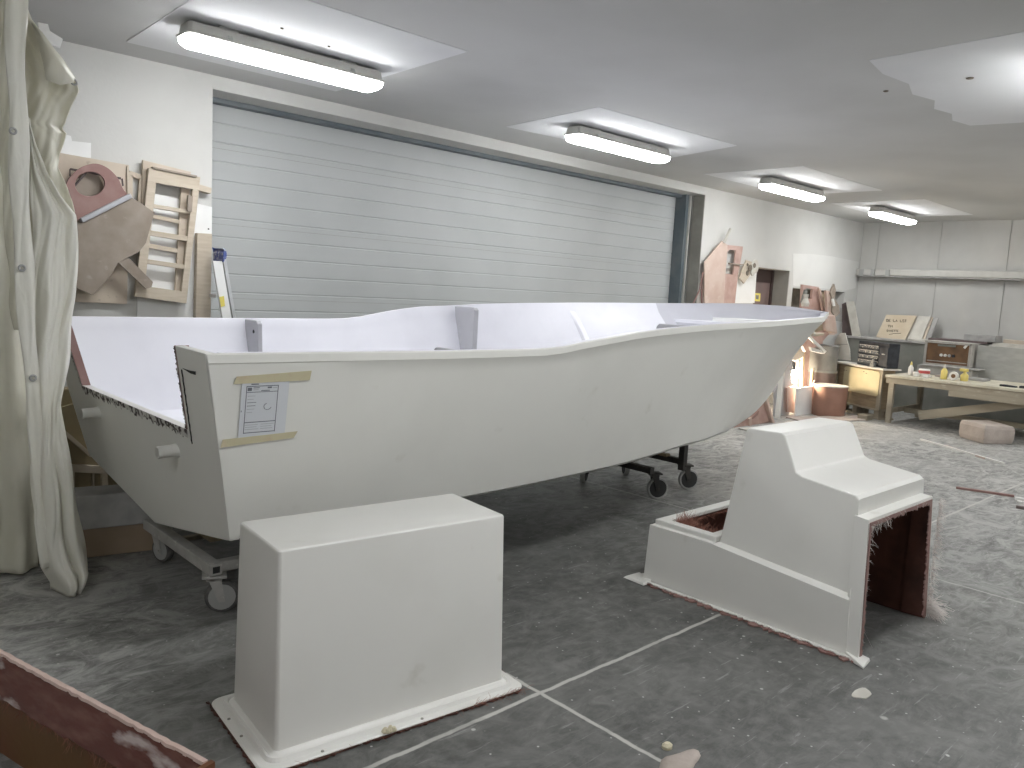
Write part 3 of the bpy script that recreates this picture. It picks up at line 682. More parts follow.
# front face above and beside the opening
OX0, OX1, OZ = 3.635, 4.395, .655
def rect(p): mb.add(p, [tuple(range(len(p)))])
yt = lambda z: 1.44+(z-0)*.052
xl = lambda z: LX_(z, -1); xr = lambda z: LX_(z, 1)
rect([(xl(.732), yt(.732), .732), (xr(.732), yt(.732), .732), (xr(OZ), yt(OZ), OZ), (xl(OZ), yt(OZ), OZ)])
rect([(xl(OZ), yt(OZ), OZ), (OX0, yt(OZ), OZ), (OX0, yt(.35), .35), (xl(.35), yt(.35), .35)])
rect([(OX1, yt(OZ), OZ), (xr(OZ), yt(OZ), OZ), (xr(.35), yt(.35), .35), (OX1, yt(.35), .35)])
rect([(XL, yt(.30), .30), (OX0, yt(.30), .30), (OX0, yt(0), .004), (XL, yt(0), .004)]); rect([(xl(.35), yt(.35), .35), (OX0, yt(.35), .35), (OX0, yt(.30), .30), (XL, yt(.30), .30)])
rect([(OX1, yt(.30), .30), (XR, yt(.30), .30), (XR, yt(0), .004), (OX1, yt(0), .004)]); rect([(OX1, yt(.35), .35), (xr(.35), yt(.35), .35), (XR, yt(.30), .30), (OX1, yt(.30), .30)])
# lower skirt, standing out along a sloping ridge
for X_, U, s_ in ((XL, Lp, -1), (XR, Rp, 1)):
    lowtop = [(2.185, .335), (1.452, .27)]
    a = Vector((X_, 2.185, .335)); b = Vector((X_, 1.452, .27)); b2 = Vector((X_, 1.442, .004)); a2 = Vector((X_, 2.225, .004))
    rect([a, b, b2, a2]); rect([U[0], U[-1], b, a])
rect([Lp[0], Rp[0], Vector((XR, 2.185, .335)), Vector((XL, 2.185, .335))])
mb.build('tower', 'white_mould', cn, smooth=30, bevel=.008, fix=True)
# seat box with a rim round its top opening
SY0, SY1, SZ = 2.19, 2.60, .368
mb = MB(); q = lambda x, y, z: Vector((x, y, z))
sx0, sx1 = 3.597, 4.468
mb.add([q(sx0, SY0, 0.004), q(sx0, SY1+.012, .004), q(sx0+.006, SY1, SZ-.035), q(sx0+.006, SY0, SZ-.035)], [(0, 1, 2, 3)])
mb.add([q(sx1, SY0, 0.004), q(sx1, SY1+.012, .004), q(sx1-.006, SY1, SZ-.035), q(sx1-.006, SY0, SZ-.035)], [(0, 1, 2, 3)])
mb.add([q(sx0, SY1+.012, .004), q(sx1, SY1+.012, .004), q(sx1-.006, SY1, SZ-.035), q(sx0+.006, SY1, SZ-.035)], [(0, 1, 2, 3)])
# shoulder step, then the rim
O1 = [q(sx0+.006, SY0, SZ-.035), q(sx1-.006, SY0, SZ-.035), q(sx1-.006, SY1, SZ-.035), q(sx0+.006, SY1, SZ-.035)]
O2 = [q(sx0+.026, SY0, SZ-.03), q(sx1-.02, SY0, SZ-.03), q(sx1-.02, SY1-.02, SZ-.03), q(sx0+.026, SY1-.02, SZ-.03)]
O3 = [q(p.x, p.y, SZ) for p in O2]
O4 = [q(sx0+.085, SY0+.055, SZ), q(sx1-.085, SY0+.055, SZ), q(sx1-.085, SY1-.085, SZ), q(sx0+.085, SY1-.085, SZ)]
O5 = [q(p.x, p.y, SZ-.02) for p in O4]
mb.loft([O1, O2, O3, O4, O5], False, False); mb.build('seat_box', 'white_mould', cn, bevel=.005)
# brown laminate on the inside
ins = .012; mb = MB()
yb = 2.14
Li = [(OX0-.0+.004, 1.455, .004), (OX0+.004, 1.475, OZ-.004), (3.69, 1.80, .76), (3.70, 2.05, .93), (3.69, yb, .004)]
Ri = [(OX1-.004, 1.455, .004), (OX1-.004, 1.475, OZ-.004), (4.39, 1.80, .76), (4.39, 2.05, .93), (4.40, yb, .004)]
mb.add(Li+Ri, [(0, 1, 2, 3, 4), (5, 9, 8, 7, 6), (1, 6, 7, 2), (2, 7, 8, 3), (3, 8, 9, 4)])
O6 = [q(p.x+dx, p.y+dy, .02) for p, dx, dy in zip(O5, (-.03, .03, .03, -.03), (-.02, -.02, .02, .02))]
mb.loft([[q(p.x, p.y, SZ-.019) for p in O5], O6], False, True)
mb.build('laminate_lining', 'laminate', cn, fix=False)
# flange round the front opening: white outside, raw brown edge
mb = MB(); fy0 = 1.385
fl = [(3.578, .0), (3.585, .672), (4.40, .672), (4.425, .0)]
def post(x0, x1, z0, z1, y0, y1): mb.hexa([Vector(p) for p in ((x0, y0, z0), (x1, y0, z0), (x1, y1, z0), (x0, y1, z0), (x0, y0+.0, z1), (x1, y0+.0, z1), (x1, y1+.035, z1), (x0, y1+.035, z1))])
mb.hexa([Vector(p) for p in ((3.585, 1.385, .004), (3.605, 1.385, .004), (3.625, 1.462, .004), (3.592, 1.462, .004), (3.618, 1.415, .650), (3.632, 1.415, .650), (3.644, 1.482, .650), (3.626, 1.482, .650))])
mb.hexa([Vector(p) for p in ((3.618, 1.415, .638), (4.408, 1.415, .638), (4.408, 1.482, .634), (3.626, 1.482, .634), (3.618, 1.418, .655), (4.408, 1.418, .655), (4.408, 1.486, .659), (3.626, 1.486, .659))])
mb.hexa([Vector(p) for p in ((4.415, 1.385, .004), (4.438, 1.385, .004), (4.43, 1.462, .004), (4.40, 1.462, .004), (4.392, 1.415, .652), (4.410, 1.415, .652), (4.412, 1.482, .652), (4.390, 1.482, .652))])
mb.build('opening_flange', 'white_mould', cn, bevel=.002)
mb = MB()
def edge(a, b, c, d, n, amp):                            # ragged laminate band along the inner edge
    for i in range(n):
        u, v = i/n, (i+1)/n; r0, r1 = random.uniform(0, amp), random.uniform(0, amp)
        a0 = Vector(a).lerp(Vector(b), u); a1 = Vector(a).lerp(Vector(b), v); c0 = Vector(d).lerp(Vector(c), u); c1 = Vector(d).lerp(Vector(c), v)
        mb.prism([a0, a1, a1.lerp(c1, 1-r1), a0.lerp(c0, 1-r0)], (0, .006, 0))
edge((3.604, 1.383, .01), (3.631, 1.411, .640), (3.655, 1.411, .63), (3.640, 1.383, .01), 34, .55)
edge((3.630, 1.411, .640), (4.395, 1.411, .640), (4.38, 1.411, .612), (3.650, 1.411, .612), 40, .6)
edge((4.418, 1.383, .01), (4.395, 1.411, .640), (4.352, 1.411, .64), (4.365, 1.383, .01), 34, .5)
mb.build('raw_opening_edge', 'grp_maroon', cn, fix=True)
mb = MB()
mb.hexa([Vector(p) for p in ((4.402, 1.384, .004), (4.414, 1.384, .004), (4.398, 1.50, .004), (4.386, 1.50, .004), (4.380, 1.414, .636), (4.391, 1.414, .636), (4.388, 1.50, .636), (4.376, 1.50, .636))])
mb.hexa([Vector(p) for p in ((3.606, 1.384, .004), (3.610, 1.384, .004), (3.650, 1.49, .004), (3.638, 1.49, .004), (3.619, 1.414, .636), (3.623, 1.414, .636), (3.650, 1.49, .636), (3.640, 1.49, .636))])
mb.build('inner_flange_face', 'laminate', cn)
mb = MB()
strands(mb, lambda: (3.63+.25*random.random()**1.5, 1.415, .64-.02*random.random()), 60, .05, (.3, .1, -1), .0012, .5)
strands(mb, lambda: (3.64+.02*random.random(), 1.415, .64-.12*random.random()), 40, .05, (.7, 0, -.6), .0010, .5)
strands(mb, lambda: (3.66+.7*random.random(), 1.415, .645), 36, .03, (.2, -.1, -1), .0010, .6)
strands(mb, lambda: (3.635, 1.40, .62*random.random()), 45, .02, (1, -.3, -.2), .0007, .6)
strands(mb, lambda: (3.63, 1.41, .14+.05*random.random()), 10, .14, (.5, 0, -1), .0010, .3)
strands(mb, lambda: (4.44-.03*random.random(), 1.385, .1+.55*random.random()), 320, .045, (.5, -.6, -.35), .0012, .6)
strands(mb, lambda: (4.42+.03*random.random(), 1.385, .03+.06*random.random()), 170, .10, (.35, -.7, -.25), .0018, .5)
o = mb.build('white_fibre_fringe', 'fibre_white', cn); o['kind'] = 'stuff'; o['label'] = 'frayed white glass fibres round the opening'
# ragged base flange along the near side
mb = MB(); ragline(mb, [(3.588, 2.64, 0), (3.588, 1.36, 0)], .022, .012, .005, .55, .016); ragline(mb, [(4.46, 2.64, 0), (3.56, 2.64, 0)], .02, .012, .004, .5, .02)
mb.hexa([Vector(p) for p in ((3.53, 1.335, .004), (3.64, 1.35, .004), (3.63, 1.44, .004), (3.58, 1.44, .004), (3.53, 1.335, .012), (3.64, 1.355, .016), (3.632, 1.44, .03), (3.584, 1.44, .03))])
mb.hexa([Vector(p) for p in ((3.53, 2.56, .004), (3.60, 2.56, .004), (3.66, 2.70, .004), (3.54, 2.71, .004), (3.535, 2.57, .016), (3.60, 2.56, .03), (3.66, 2.69, .016), (3.55, 2.70, .014))])
mb.build('base_flange', 'white_mould', cn, fix=True)
mb = MB(); ragline(mb, [(3.582, 2.63, 0), (3.582, 1.37, 0)], .030, .002, .008, .7, .014); mb.build('rough_base_edge', 'grp_maroon', cn)
mb = MB()
strands(mb, lambda: (sx0+.09+.03*random.random(), SY0+.07+.24*random.random(), SZ-.02), 150, .06, (.6, 0, .55), .0010, .7)
strands(mb, lambda: (sx0+.09+.5*random.random(), SY0+.06+.03*random.random(), SZ-.02), 110, .05, (.1, .7, .5), .0010, .7)
strands(mb, lambda: (sx0+.10+.10*random.random(), SY1-.10-.08*random.random(), SZ-.03), 200, .075, (.2, -.2, .9), .0010, .6)
strands(mb, lambda: (sx0+.2+.5*random.random(), SY1-.09, SZ-.03), 60, .05, (.1, -.8, .1), .0010, .6)
strands(mb, lambda: (3.56, 1.4+1.2*random.random(), .012), 60, .035, (-1, 0, .1), .0008, .8)
o = mb.build('red_fibre_fringe', 'fibre_red', cn); o['kind'] = 'stuff'; o['label'] = 'frayed reddish fibres in the seat box'

# ------------------------------------------------------------------ red laminate piece, front left
rp = thing('red_laminate_panel', 'red-brown fibreglass shell with a pale pink rim, cut off by the lower left corner', 'fibreglass shell', (.6, 2.4, 0))
A = Vector((.505, 2.95, 0)); B = Vector((.790, 1.90, 0)); A = A+(A-B)*.35
dv = (B-A).normalized(); nv = Vector((-dv.y, dv.x, 0)); 
if nv.x < 0: nv = -nv                                    # outward, away from the viewer's side
hz = .352; L_ = (B-A).length
def pan(u, off, z): p_ = A+dv*u+nv*off; return Vector((p_.x, p_.y, z))
nn = 60; rings = []
for i in range(nn+1):
    u = L_*i/nn; wv = random.uniform(-.0035, .0035)
    rings.append([pan(u, .010+wv*.5, hz-.02), pan(u, .010+wv*.5, hz), pan(u, -.006+wv*.7, hz+.001), pan(u, -.008+wv*.7, hz-.008)])
MB().loft(rings).build('rim', 'pink_rim', rp)
rings = []; 
for i in range(nn+1):
    u = L_*i/nn; e_ = random.uniform(-.006, .006)
    rings.append([pan(u, .008, hz-.015), pan(u, -.006, hz-.006), pan(u, -.020, hz-.07), pan(u, -.034, hz-.125+e_), pan(u, -.022, hz-.128+e_), pan(u, .008, hz-.12)])
MB().loft(rings).build('inner_lip', 'red_face', rp, smooth=50)
mb = MB(); mb.hexa([pan(0, .0, 0), pan(L_, .0, 0), pan(L_, .008, 0), pan(0, .008, 0), pan(0, -.004, hz-.11), pan(L_, -.004, hz-.11), pan(L_, .008, hz-.11), pan(0, .008, hz-.11)]); mb.build('wall_skin', 'brown_face', rp)
mb = MB(); p0 = pan(L_, .02, 0); p1 = pan(L_, -.5, 0); pe = dv*.016
mb.prism([p0, p1, p1+Vector((0, 0, hz-.02)), p0+Vector((0, 0, hz-.004))], pe); mb.build('end_wall', 'brown_face', rp)
mb = MB(); strands(mb, lambda: pan(L_*random.random(), -.032, hz-.125), 220, .032, (-.3, -.1, -1), .0007, .8)
o = mb.build('loose_fibres', 'fibre_red', rp); o['kind'] = 'stuff'

# ------------------------------------------------------------------ plastic curtain
def sheet(name, left, right, y0, folds, amp, label, rows=90, cols=56, seed=1, yfun=None, group=None):
    rnd = random.Random(seed); ph = [rnd.uniform(0, 6.28) for _ in range(8)]
    vs = []; fs = []
    zs = [left[0][2] + (left[-1][2]-left[0][2])*i/rows for i in range(rows+1)]
    def at_(path, z):
        for a, b in zip(path, path[1:]):
            if z >= b[2]-1e-9: u = (a[2]-z)/(a[2]-b[2]+1e-9); return a[0]+(b[0]-a[0])*u
        return path[-1][0]
    for i, z in enumerate(zs):
        xl_, xr_ = at_(left, z), at_(right, z); g = i/rows
        for k in range(cols+1):
            u = k/cols; x = xl_+(xr_-xl_)*u
            y = y0+amp*(math.sin(u*folds*6.28+ph[0]+.8*math.sin(g*5+ph[1]))*.6+.35*math.sin(u*folds*13.1+ph[2]+g*4)+.2*math.sin(g*23+u*9+ph[3]))
            y += amp*.25*math.sin(g*47+u*31+ph[4])*math.sin(u*17+ph[5])
            if yfun: y += yfun(u, z)
            vs.append((x+.006*math.sin(g*31+u*5+ph[6]), y, z))
    n = cols+1
    for i in range(rows):
        for k in range(cols): fs.append((i*n+k, i*n+k+1, (i+1)*n+k+1, (i+1)*n+k))
    return vs, fs
YCU = 4.30
def path(pts, y): return [tuple(ay(px, py, y)) for px, py in pts]
def rows(pts, y):
    p_ = [p for p in path(pts, y)]
    top = [q for q in p_ if q[2] < zt_ and q[2] > zb_]
    return p_, top
zt_ = HC-.002; zb_ = .012
def edges(pts, y, full_top):
    p_ = [q for q in path(pts, y) if zb_ < q[2] < zt_]
    if full_top: p_ = [(p_[0][0], y, zt_)]+p_
    return p_
cu = thing('plastic_curtain', 'hanging translucent plastic sheet gathered into a bundle at far left', 'plastic curtain', (1.0, YCU, 0))
def part_sheet(name, L_, R_, y, folds, amp, rws, cls, seed, m, yfun=None, to_floor=False):
    if to_floor: L_ = L_+[(L_[-1][0], y, zb_)]; R_ = R_+[(R_[-1][0], y, zb_)]
    else:
        zl = max(L_[-1][2], R_[-1][2]); L_[-1] = (L_[-1][0], y, zl); R_[-1] = (R_[-1][0], y, zl)
    z0_ = min(L_[0][2], R_[0][2]); L_[0] = (L_[0][0], y, z0_); R_[0] = (R_[0][0], y, z0_)
    vs, fs = sheet('', L_, R_, y, folds, amp, '', rws, cls, seed, yfun)
    o = MB().add(vs, fs).build(name, m, cu, smooth=180, fix=False); sm = o.modifiers.new('thick', 'SOLIDIFY'); sm.thickness = .003
    return o
def bulge(u, z):
    b = max(0, 1-z/1.9); return -.13*b*math.sin(PI*u)-.06*math.exp(-((z-.06)/.07)**2)*math.sin(PI*u)+.07*math.exp(-((u-.55)/.07)**2)*max(0, 1-z/1.3)
# upper layer, layering and backlight put into its colour, its free edge crumpled
yu = YCU+.03
Lu = edges([(-6, 0), (-4, 60), (2, 200), (10, 300), (14, 330)], yu, True)
Ru = edges([(28, 0), (36, 22), (56, 52), (74, 78), (79, 92), (72, 108), (67, 122), (62, 128), (67, 132), (63, 150), (60, 168), (64, 180), (70, 200), (74, 230), (70, 330)], yu, True)
part_sheet('upper_sheet', Lu, Ru, yu, 1.6, .030, 150, 60, 5, 'sheet_backlit', lambda u, z: .03*math.sin(u*9+z*11)*u-.02*abs(math.sin(z*17+u*5))*u)
# straight hem strip with the eyelets
ys_ = YCU-.10
part_sheet('hem_strip', edges([(6, 0), (6, 60), (9, 140), (14, 268), (24, 378), (30, 440), (34, 520), (42, 568)], ys_, True), edges([(27, 0), (26, 60), (28, 140), (33, 268), (40, 378), (44, 440), (47, 520), (52, 568)], ys_, True), ys_, .8, .010, 90, 14, 9, 'sheet')
# white front fold, falling to the floor in a bundle
Lf_ = edges([(27, 118), (29, 140), (31, 170), (33, 216), (30, 300), (28, 360), (29, 400), (32, 470), (36, 540), (42, 566), (52, 582)], YCU-.04, False)
Rf_ = edges([(28.5, 118), (35, 146), (44, 172), (60, 196), (77, 216), (76.5, 250), (75, 300), (66, 370), (62, 405), (66, 440), (76, 495), (83, 540), (88, 566), (80, 582)], YCU-.04, False)
part_sheet('front_fold', Lf_, Rf_, YCU-.04, 1.7, .020, 130, 70, 3, 'sheet', bulge, True)
# turned-over corner near the top
yt_ = YCU-.04
tri = [ay(31, 22, yt_), ay(42, 33, yt_-.01), ay(56, 52, yt_-.01), ay(74, 78, yt_), ay(73, 83, yt_-.03), ay(60, 85, yt_-.05), ay(46, 80, yt_-.05), ay(43, 62, yt_-.04), ay(38, 42, yt_-.02)]
mb = MB(); c_ = sum(tri, Vector())/len(tri)+Vector((0, -.045, 0)); mb.add(tri+[c_], [(i, (i+1) % len(tri), len(tri)) for i in range(len(tri))]); o = mb.build('turned_corner', 'sheet_backlit', cu, smooth=60); sm = o.modifiers.new('thick', 'SOLIDIFY'); sm.thickness = .004
mb = MB(); mb.add([ay(38, 22, YCU+.07), ay(48, 24, YCU+.07), ay(50, 31, YCU+.06), ay(63, 39, YCU+.07), ay(60, 48, YCU+.07), ay(50, 44, YCU+.06), ay(40, 32, YCU+.06)], [tuple(range(7))]); o = mb.build('torn_scrap', 'whitepanel', cu); sm = o.modifiers.new('thick', 'SOLIDIFY'); sm.thickness = .01
for px, py in ((13, 131), (22, 268), (33, 378), (74, 82)):
    c_ = ay(px, py, YCU-.118 if px < 60 else YCU-.05); mb = MB(); R = rot('X', PI/2); pr_ = [(.012+.005*math.cos(a), .004*math.sin(a)) for a in [i*PI/4 for i in range(8)]]
    n_ = 16; vs = []; fs = []
    for i in range(n_):
        for r_, z_ in pr_: vs.append(c_+R @ Vector((r_*math.cos(2*PI*i/n_), r_*math.sin(2*PI*i/n_), z_)))
    for i in range(n_):
        for k in range(8): fs.append((i*8+k, i*8+(k+1) % 8, ((i+1) % n_)*8+(k+1) % 8, ((i+1) % n_)*8+k))
    mb.add(vs, fs).build('grommet', 'clip', cu, smooth=60)
cb = thing('plastic_curtain', 'hanging yellowish plastic sheet behind the gathered bundle, at the left edge', 'plastic curtain', (.3, 4.62, 0))
l2 = [(-1.2, 4.62, zt_), (-1.2, 4.62, .015)]; r2 = [(.99, 4.62, zt_), (1.0, 4.62, 1.0), (1.03, 4.62, .015)]
vs, fs = sheet('c2', l2, r2, 4.62, 9, .05, '', 100, 150, 8)
o = MB().add(vs, fs).build('sheet', 'sheet_backlit', cb, smooth=180, fix=False); sm = o.modifiers.new('thick', 'SOLIDIFY'); sm.thickness = .003

# ------------------------------------------------------------------ templates and boards on the back wall, left
def plate(name, pix, y, th, m, label=None, cat=None, parent=None, group=None, bevel=0):
    o = MB().prism([ay(px, py, y) for px, py in pix], (0, th, 0)).build(name, m, parent, bevel=bevel)
    if label: tag(o, label, cat, group)
    return o
def bar(mb, a, b, wd, y, th):                            # straight slat between two photo points, width in px
    a = Vector(a); b = Vector(b); d = (b-a).normalized(); n_ = Vector((-d.y, d.x))*wd/2
    mb.prism([ay(*(a+n_), y), ay(*(b+n_), y), ay(*(b-n_), y), ay(*(a-n_), y)], (0, th, 0))
plate('white_sheet', [(58, 132), (71, 136), (72, 141), (91, 143), (91, 158), (60, 155)], D-.006, .007, 'whitepanel', 'small white paper stuck on the wall above the plywood template', 'paper')
t = thing('plywood_template', 'large plywood template board hanging behind the brown fibreglass pieces', 'plywood board', (1.9, 6.19, 1.4))
plate('board', [(55, 152), (128, 165), (128.5, 232), (127, 304), (55, 301)], 6.185, .036, 'ply_pale', parent=t)
mb = MB()
for a, b, wd in (((70, 169), (121, 178.5), 2.2), ((70, 169), (70, 176), 1.5), ((122, 178.5), (123, 186), 1.8)): bar(mb, a, b, wd, 6.183, .003)
mb.each('cut_line', 'maroon_dark', t)
plate('edge_strip', [(127, 166), (129, 165), (129.5, 200), (127.5, 200)], 6.17, .04, 'ply', parent=t)
# small bracket frame between the board and the jig
mb = MB()
for a, b, wd in (((129, 173), (143, 178), 5), ((131, 175), (131, 205), 3.5), ((141, 178), (139, 205), 3)): bar(mb, a, b, wd, 6.18, .02)
tag(mb.build('wooden_bracket', 'ply_pale'), 'small pale wooden bracket frame left of the jig frames', 'wooden frame')
plate('white_wall_panel', [(139, 190), (212, 207), (211, 324), (137, 324)], D-.009, .010, 'whitepanel', 'white panel fixed on the wall behind the wooden jig frames', 'wall panel')
mb = MB()
for px, py in ((208.5, 229), (197, 236), (196, 276), (195, 304)): mb.lathe([(.007, 0), (.006, .003)], ay(px, py, D-.0085), 8, rot('X', PI/2))
for k, o in enumerate(mb.each('panel_screw', 'marker')): tag(o, ('dark screw near the upper right edge of the white wall panel', 'dark screw beside the top of the timber board', 'dark screw beside the middle of the timber board', 'dark screw beside the lower part of the timber board')[k], 'screw', 'screws in the white wall panel')
plate('wooden_ledge', [(198, 184), (211.5, 188), (211, 193.5), (198, 190)], 6.15, .07, 'ply', 'short wooden strip sticking out beside the garage door', 'wood strip')
# jig frames
def quad(q, u, v): return ((q[0][0]*(1-u)+q[1][0]*u)*(1-v)+(q[3][0]*(1-u)+q[2][0]*u)*v, (q[0][1]*(1-u)+q[1][1]*u)*(1-v)+(q[3][1]*(1-u)+q[2][1]*u)*v)
def jig(name, Q, cuts, y, th, lab, stile, mtl, rails):
    t = thing(name, lab, 'wooden frame', (2.2, y, 1.4))
    def strip(u0, v0, u1, v1, nm, dy=0): plate(nm, [quad(Q, u0, v0), quad(Q, u1, v0), quad(Q, u1, v1), quad(Q, u0, v1)], y+dy, th, mtl, parent=t, bevel=.002)
    strip(0, 0, 1, cuts[0], 'top_rail'); strip(0, cuts[1], 1, 1, 'bottom_rail')
    strip(0, cuts[0], stile[0], cuts[1], 'stile'); strip(1-stile[1], cuts[0], 1, cuts[1], 'stile')
    for v0, v1 in rails: strip(stile[0], v0, 1-stile[1], v1, 'cross_bar', .004)
    return t
jig('wooden_jig_frame', [(143, 160), (191, 172), (183, 296), (139, 290)], (.07, .965), 6.165, .025, 'rear wooden jig frame, mostly covered by the frame in front', (.10, .18), 'ply_pale', ((.40, .43), (.63, .665)))
jig('wooden_jig_frame', [(149, 168), (200.5, 177), (186.5, 303.5), (135, 296.5)], (.105, .91), 6.115, .035, 'front wooden jig frame with cross bars, hanging on the white panel', (.17, .12), 'ply', ((.27, .30), (.475, .515), (.70, .735)))
mb = MB(); bar(mb, (153, 167.5), (197, 176.5), 1.8, 6.10, .05); tag(mb.build('wood_strip', 'grp_grey'), 'dark thin slat along the top of the front jig frame', 'wood strip')
plate('hooked_stick', [(188.5, 195), (193, 196), (192, 212), (187.5, 211)], 6.10, .03, 'grp_grey', 'short grey stick on the right side of the front jig frame', 'stick')
plate('timber_post', [(197.5, 233), (212, 234), (205.5, 608), (190, 606)], 6.14, .05, 'ply', 'pale timber board upright beside the garage door', 'timber')
# fibreglass templates hung in front of the plywood
t = thing('maroon_panel', 'maroon fibreglass piece with a round hole hung on the wall', 'fibreglass piece', (1.4, 6.1, 1.9))
def crom(P, n=4):
    o_ = []
    for i in range(len(P)-1):
        p0, p1, p2, p3 = P[max(i-1, 0)], P[i], P[i+1], P[min(i+2, len(P)-1)]
        for k in range(n):
            t_ = k/n; o_.append(tuple(.5*(2*p1[j]+(p2[j]-p0[j])*t_+(2*p0[j]-5*p1[j]+4*p2[j]-p3[j])*t_*t_+(3*p1[j]-p0[j]-3*p2[j]+p3[j])*t_**3) for j in (0, 1)))
    return o_+[P[-1]]
out = [(131, 197), (124, 190), (118, 178), (108, 168), (96, 163.5), (84, 166), (75, 172), (68, 180), (64, 190), (63, 200), (70, 211), (77, 221), (85, 219), (100, 212), (115, 205), (124, 201)]
cx_, cy_ = 90, 184
out = crom(out[:12])+[(100, 212), (115, 205), (124, 201)]; no_ = len(out)
inn = [(cx_+14.5*math.cos(a)-3*math.sin(a), cy_+12*math.sin(a)+2*math.cos(a)) for a in [-2*PI*i/no_+.45 for i in range(no_)]]
o = MB().ring([ay(x, y, 6.09) for x, y in out], [ay(x, y, 6.09) for x, y in inn], (0, .02, 0)).build('panel', 'grp_maroon', t, bevel=.003)
mb = MB(); bar(mb, (131.5, 195.5), (82, 220.5), 5.0, 6.05, .06); mb.build('flange', 'rib', t, bevel=.004)
plate('angular_fibreglass_piece', [(60, 225), (82, 222), (131, 197), (141, 203), (154.5, 212.5), (152, 222), (146, 243), (139, 252), (119, 262.5), (108, 279), (93, 295.5), (76, 288), (60, 284)], 6.075, .012, 'grp_grey', 'large angular grey-brown fibreglass piece below the maroon one', 'fibreglass piece', bevel=.003)
plate('backing_disc', [(74, 182), (85, 172), (99, 176), (104, 187), (100, 196), (84, 197), (74, 191)], 6.15, .01, 'grp_grey', 'grey-brown piece seen through the hole of the maroon piece', 'fibreglass piece')
mb = MB(); bar(mb, (74, 187), (87, 172), 1.6, 6.11, .02); tag(mb.build('dark_stick', 'maroon_dark'), 'thin dark stick across the hole of the maroon piece', 'stick')
plate('bent_strip', [(118.5, 262.5), (129, 258), (153, 282), (151.5, 287), (146, 289)], 6.065, .01, 'grp_grey', 'narrow brown strip hanging across the lower left of the jig frame', 'fibreglass strip')

# ------------------------------------------------------------------ step ladder
ld = thing('step_ladder', 'folded aluminium step ladder with blue top leaning beside the garage door', 'ladder', (2.95, 6.0, 0))
def rail(pa, pb, y, wd, th, m, nm):
    a = ay(*pa, y); b = ay(*pb, y); d = (b-a); k = (a.z-.02)/(a.z-b.z); b = a+d*k; n_ = Vector((1, 0, 0))*wd/2
    MB().hexa([b-n_, b+n_, b+n_+Vector((0, th, 0)), b-n_+Vector((0, th, 0)), a-n_, a+n_, a+n_+Vector((0, th, 0)), a-n_+Vector((0, th, 0))]).build(nm, m, ld, bevel=.003)
    return a, b
for y in (5.93, 6.07):
    a1, b1 = rail((217.5, 261), (227, 318), y, .072, .022, 'whitepanel' if y < 6 else 'alu', 'front_rail')
    a2, b2 = rail((224.5, 259), (234.5, 318), y+.03, .026, .02, 'alu', 'rear_rail')
mb = MB()
a = ay(217.5, 261, 5.93); b = ay(227, 318, 5.93); d = (b-a)
for k in range(1, 6):
    p_ = a+d*(k*.62); mb.box((p_.x-.05, 5.952, p_.z-.012), (p_.x+.03, 6.07, p_.z+.012))
mb.each('step', 'alu', ld)
c1 = ay(213, 249, 6.10); c2 = ay(226.5, 260, 5.92)
mb = MB(); mb.loft([[Vector((x, y, z)) for x, y, z in r] for r in ([(c1.x, 5.91, c2.z-.02), (c2.x, 5.91, c2.z+.02), (c2.x, 6.10, c2.z+.02), (c1.x, 6.10, c2.z-.02)], [(c1.x, 5.91, c1.z-.03), (c2.x, 5.91, c1.z-.02), (c2.x, 6.10, c1.z-.02), (c1.x, 6.10, c1.z-.03)], [(c1.x+.015, 5.92, c1.z), (c2.x-.03, 5.92, c1.z+.006), (c2.x-.03, 6.09, c1.z+.006), (c1.x+.015, 6.09, c1.z)])]); mb.build('top_cap', 'blue', ld, bevel=.008)
plate('yellow_sticker', [(219.5, 297), (224, 296), (225, 306), (221, 307)], 5.925, .004, 'yellow', parent=ld)
mb = MB(); bar(mb, (219.5, 262), (230, 324), 1.2, 5.94, .02); mb.build('dark_gap', 'black', ld)

# ------------------------------------------------------------------ things stacked behind the boat's stern, left
bxc = thing('cardboard_box', 'long brown cardboard box on the floor behind the stern of the boat', 'cardboard box', (1.3, 4.85, 0))
mb = MB(); mb.hexa([Vector(p) for p in ((.80, 4.76, 0), (1.62, 4.60, 0), (1.68, 4.94, 0), (.86, 5.10, 0), (.80, 4.76, .165), (1.62, 4.60, .165), (1.68, 4.94, .165), (.86, 5.10, .165))]); mb.build('carton', 'cardboard', bxc, bevel=.004)
mb = MB(); c_ = ay(140, 540.5, 4.625); mb.tube([c_+Vector((.035*math.cos(a), -.0015-.195*.035*math.cos(a), .012*math.sin(a)+.012)) for a in [i*.5 for i in range(10)]], .003, 5); mb.tube([c_+Vector((x, -.0015-.195*x, .014)) for x in (-.02, .02)], .004, 5); mb.build('green_emblem', 'green', bxc)
mb = MB(); 
for x in (-.30, -.22, -.17, -.12): q_ = c_+Vector((x, -.001-.195*x, .01)); mb.box((q_.x-.012, q_.y-.001, q_.z-.012), (q_.x+.012, q_.y+.002, q_.z+.016))
mb.each('faint_print', 'tan', bxc)
tag(MB().box((1.60, 4.66, .0), (1.95, 4.70, .022), tr((0, 0, 0))).build('floor_batten', 'wood'), 'pale batten lying on the floor at the end of the cardboard box', 'batten')
mb = MB(); mb.hexa([Vector(p) for p in ((.74, 4.745, .167), (1.66, 4.575, .167), (1.69, 4.82, .167), (.80, 5.03, .167), (.74, 4.79, .345), (1.58, 4.64, .345), (1.62, 4.84, .345), (.80, 5.03, .345))]); tag(mb.build('grey_foam_block', 'slab', bevel=.006), 'grey-white block lying on the cardboard box behind the boat', 'block')
tn = thing('tan_mould', 'tan panelled mould standing behind the boat on the left', 'mould', (1.4, 5.35, 0))
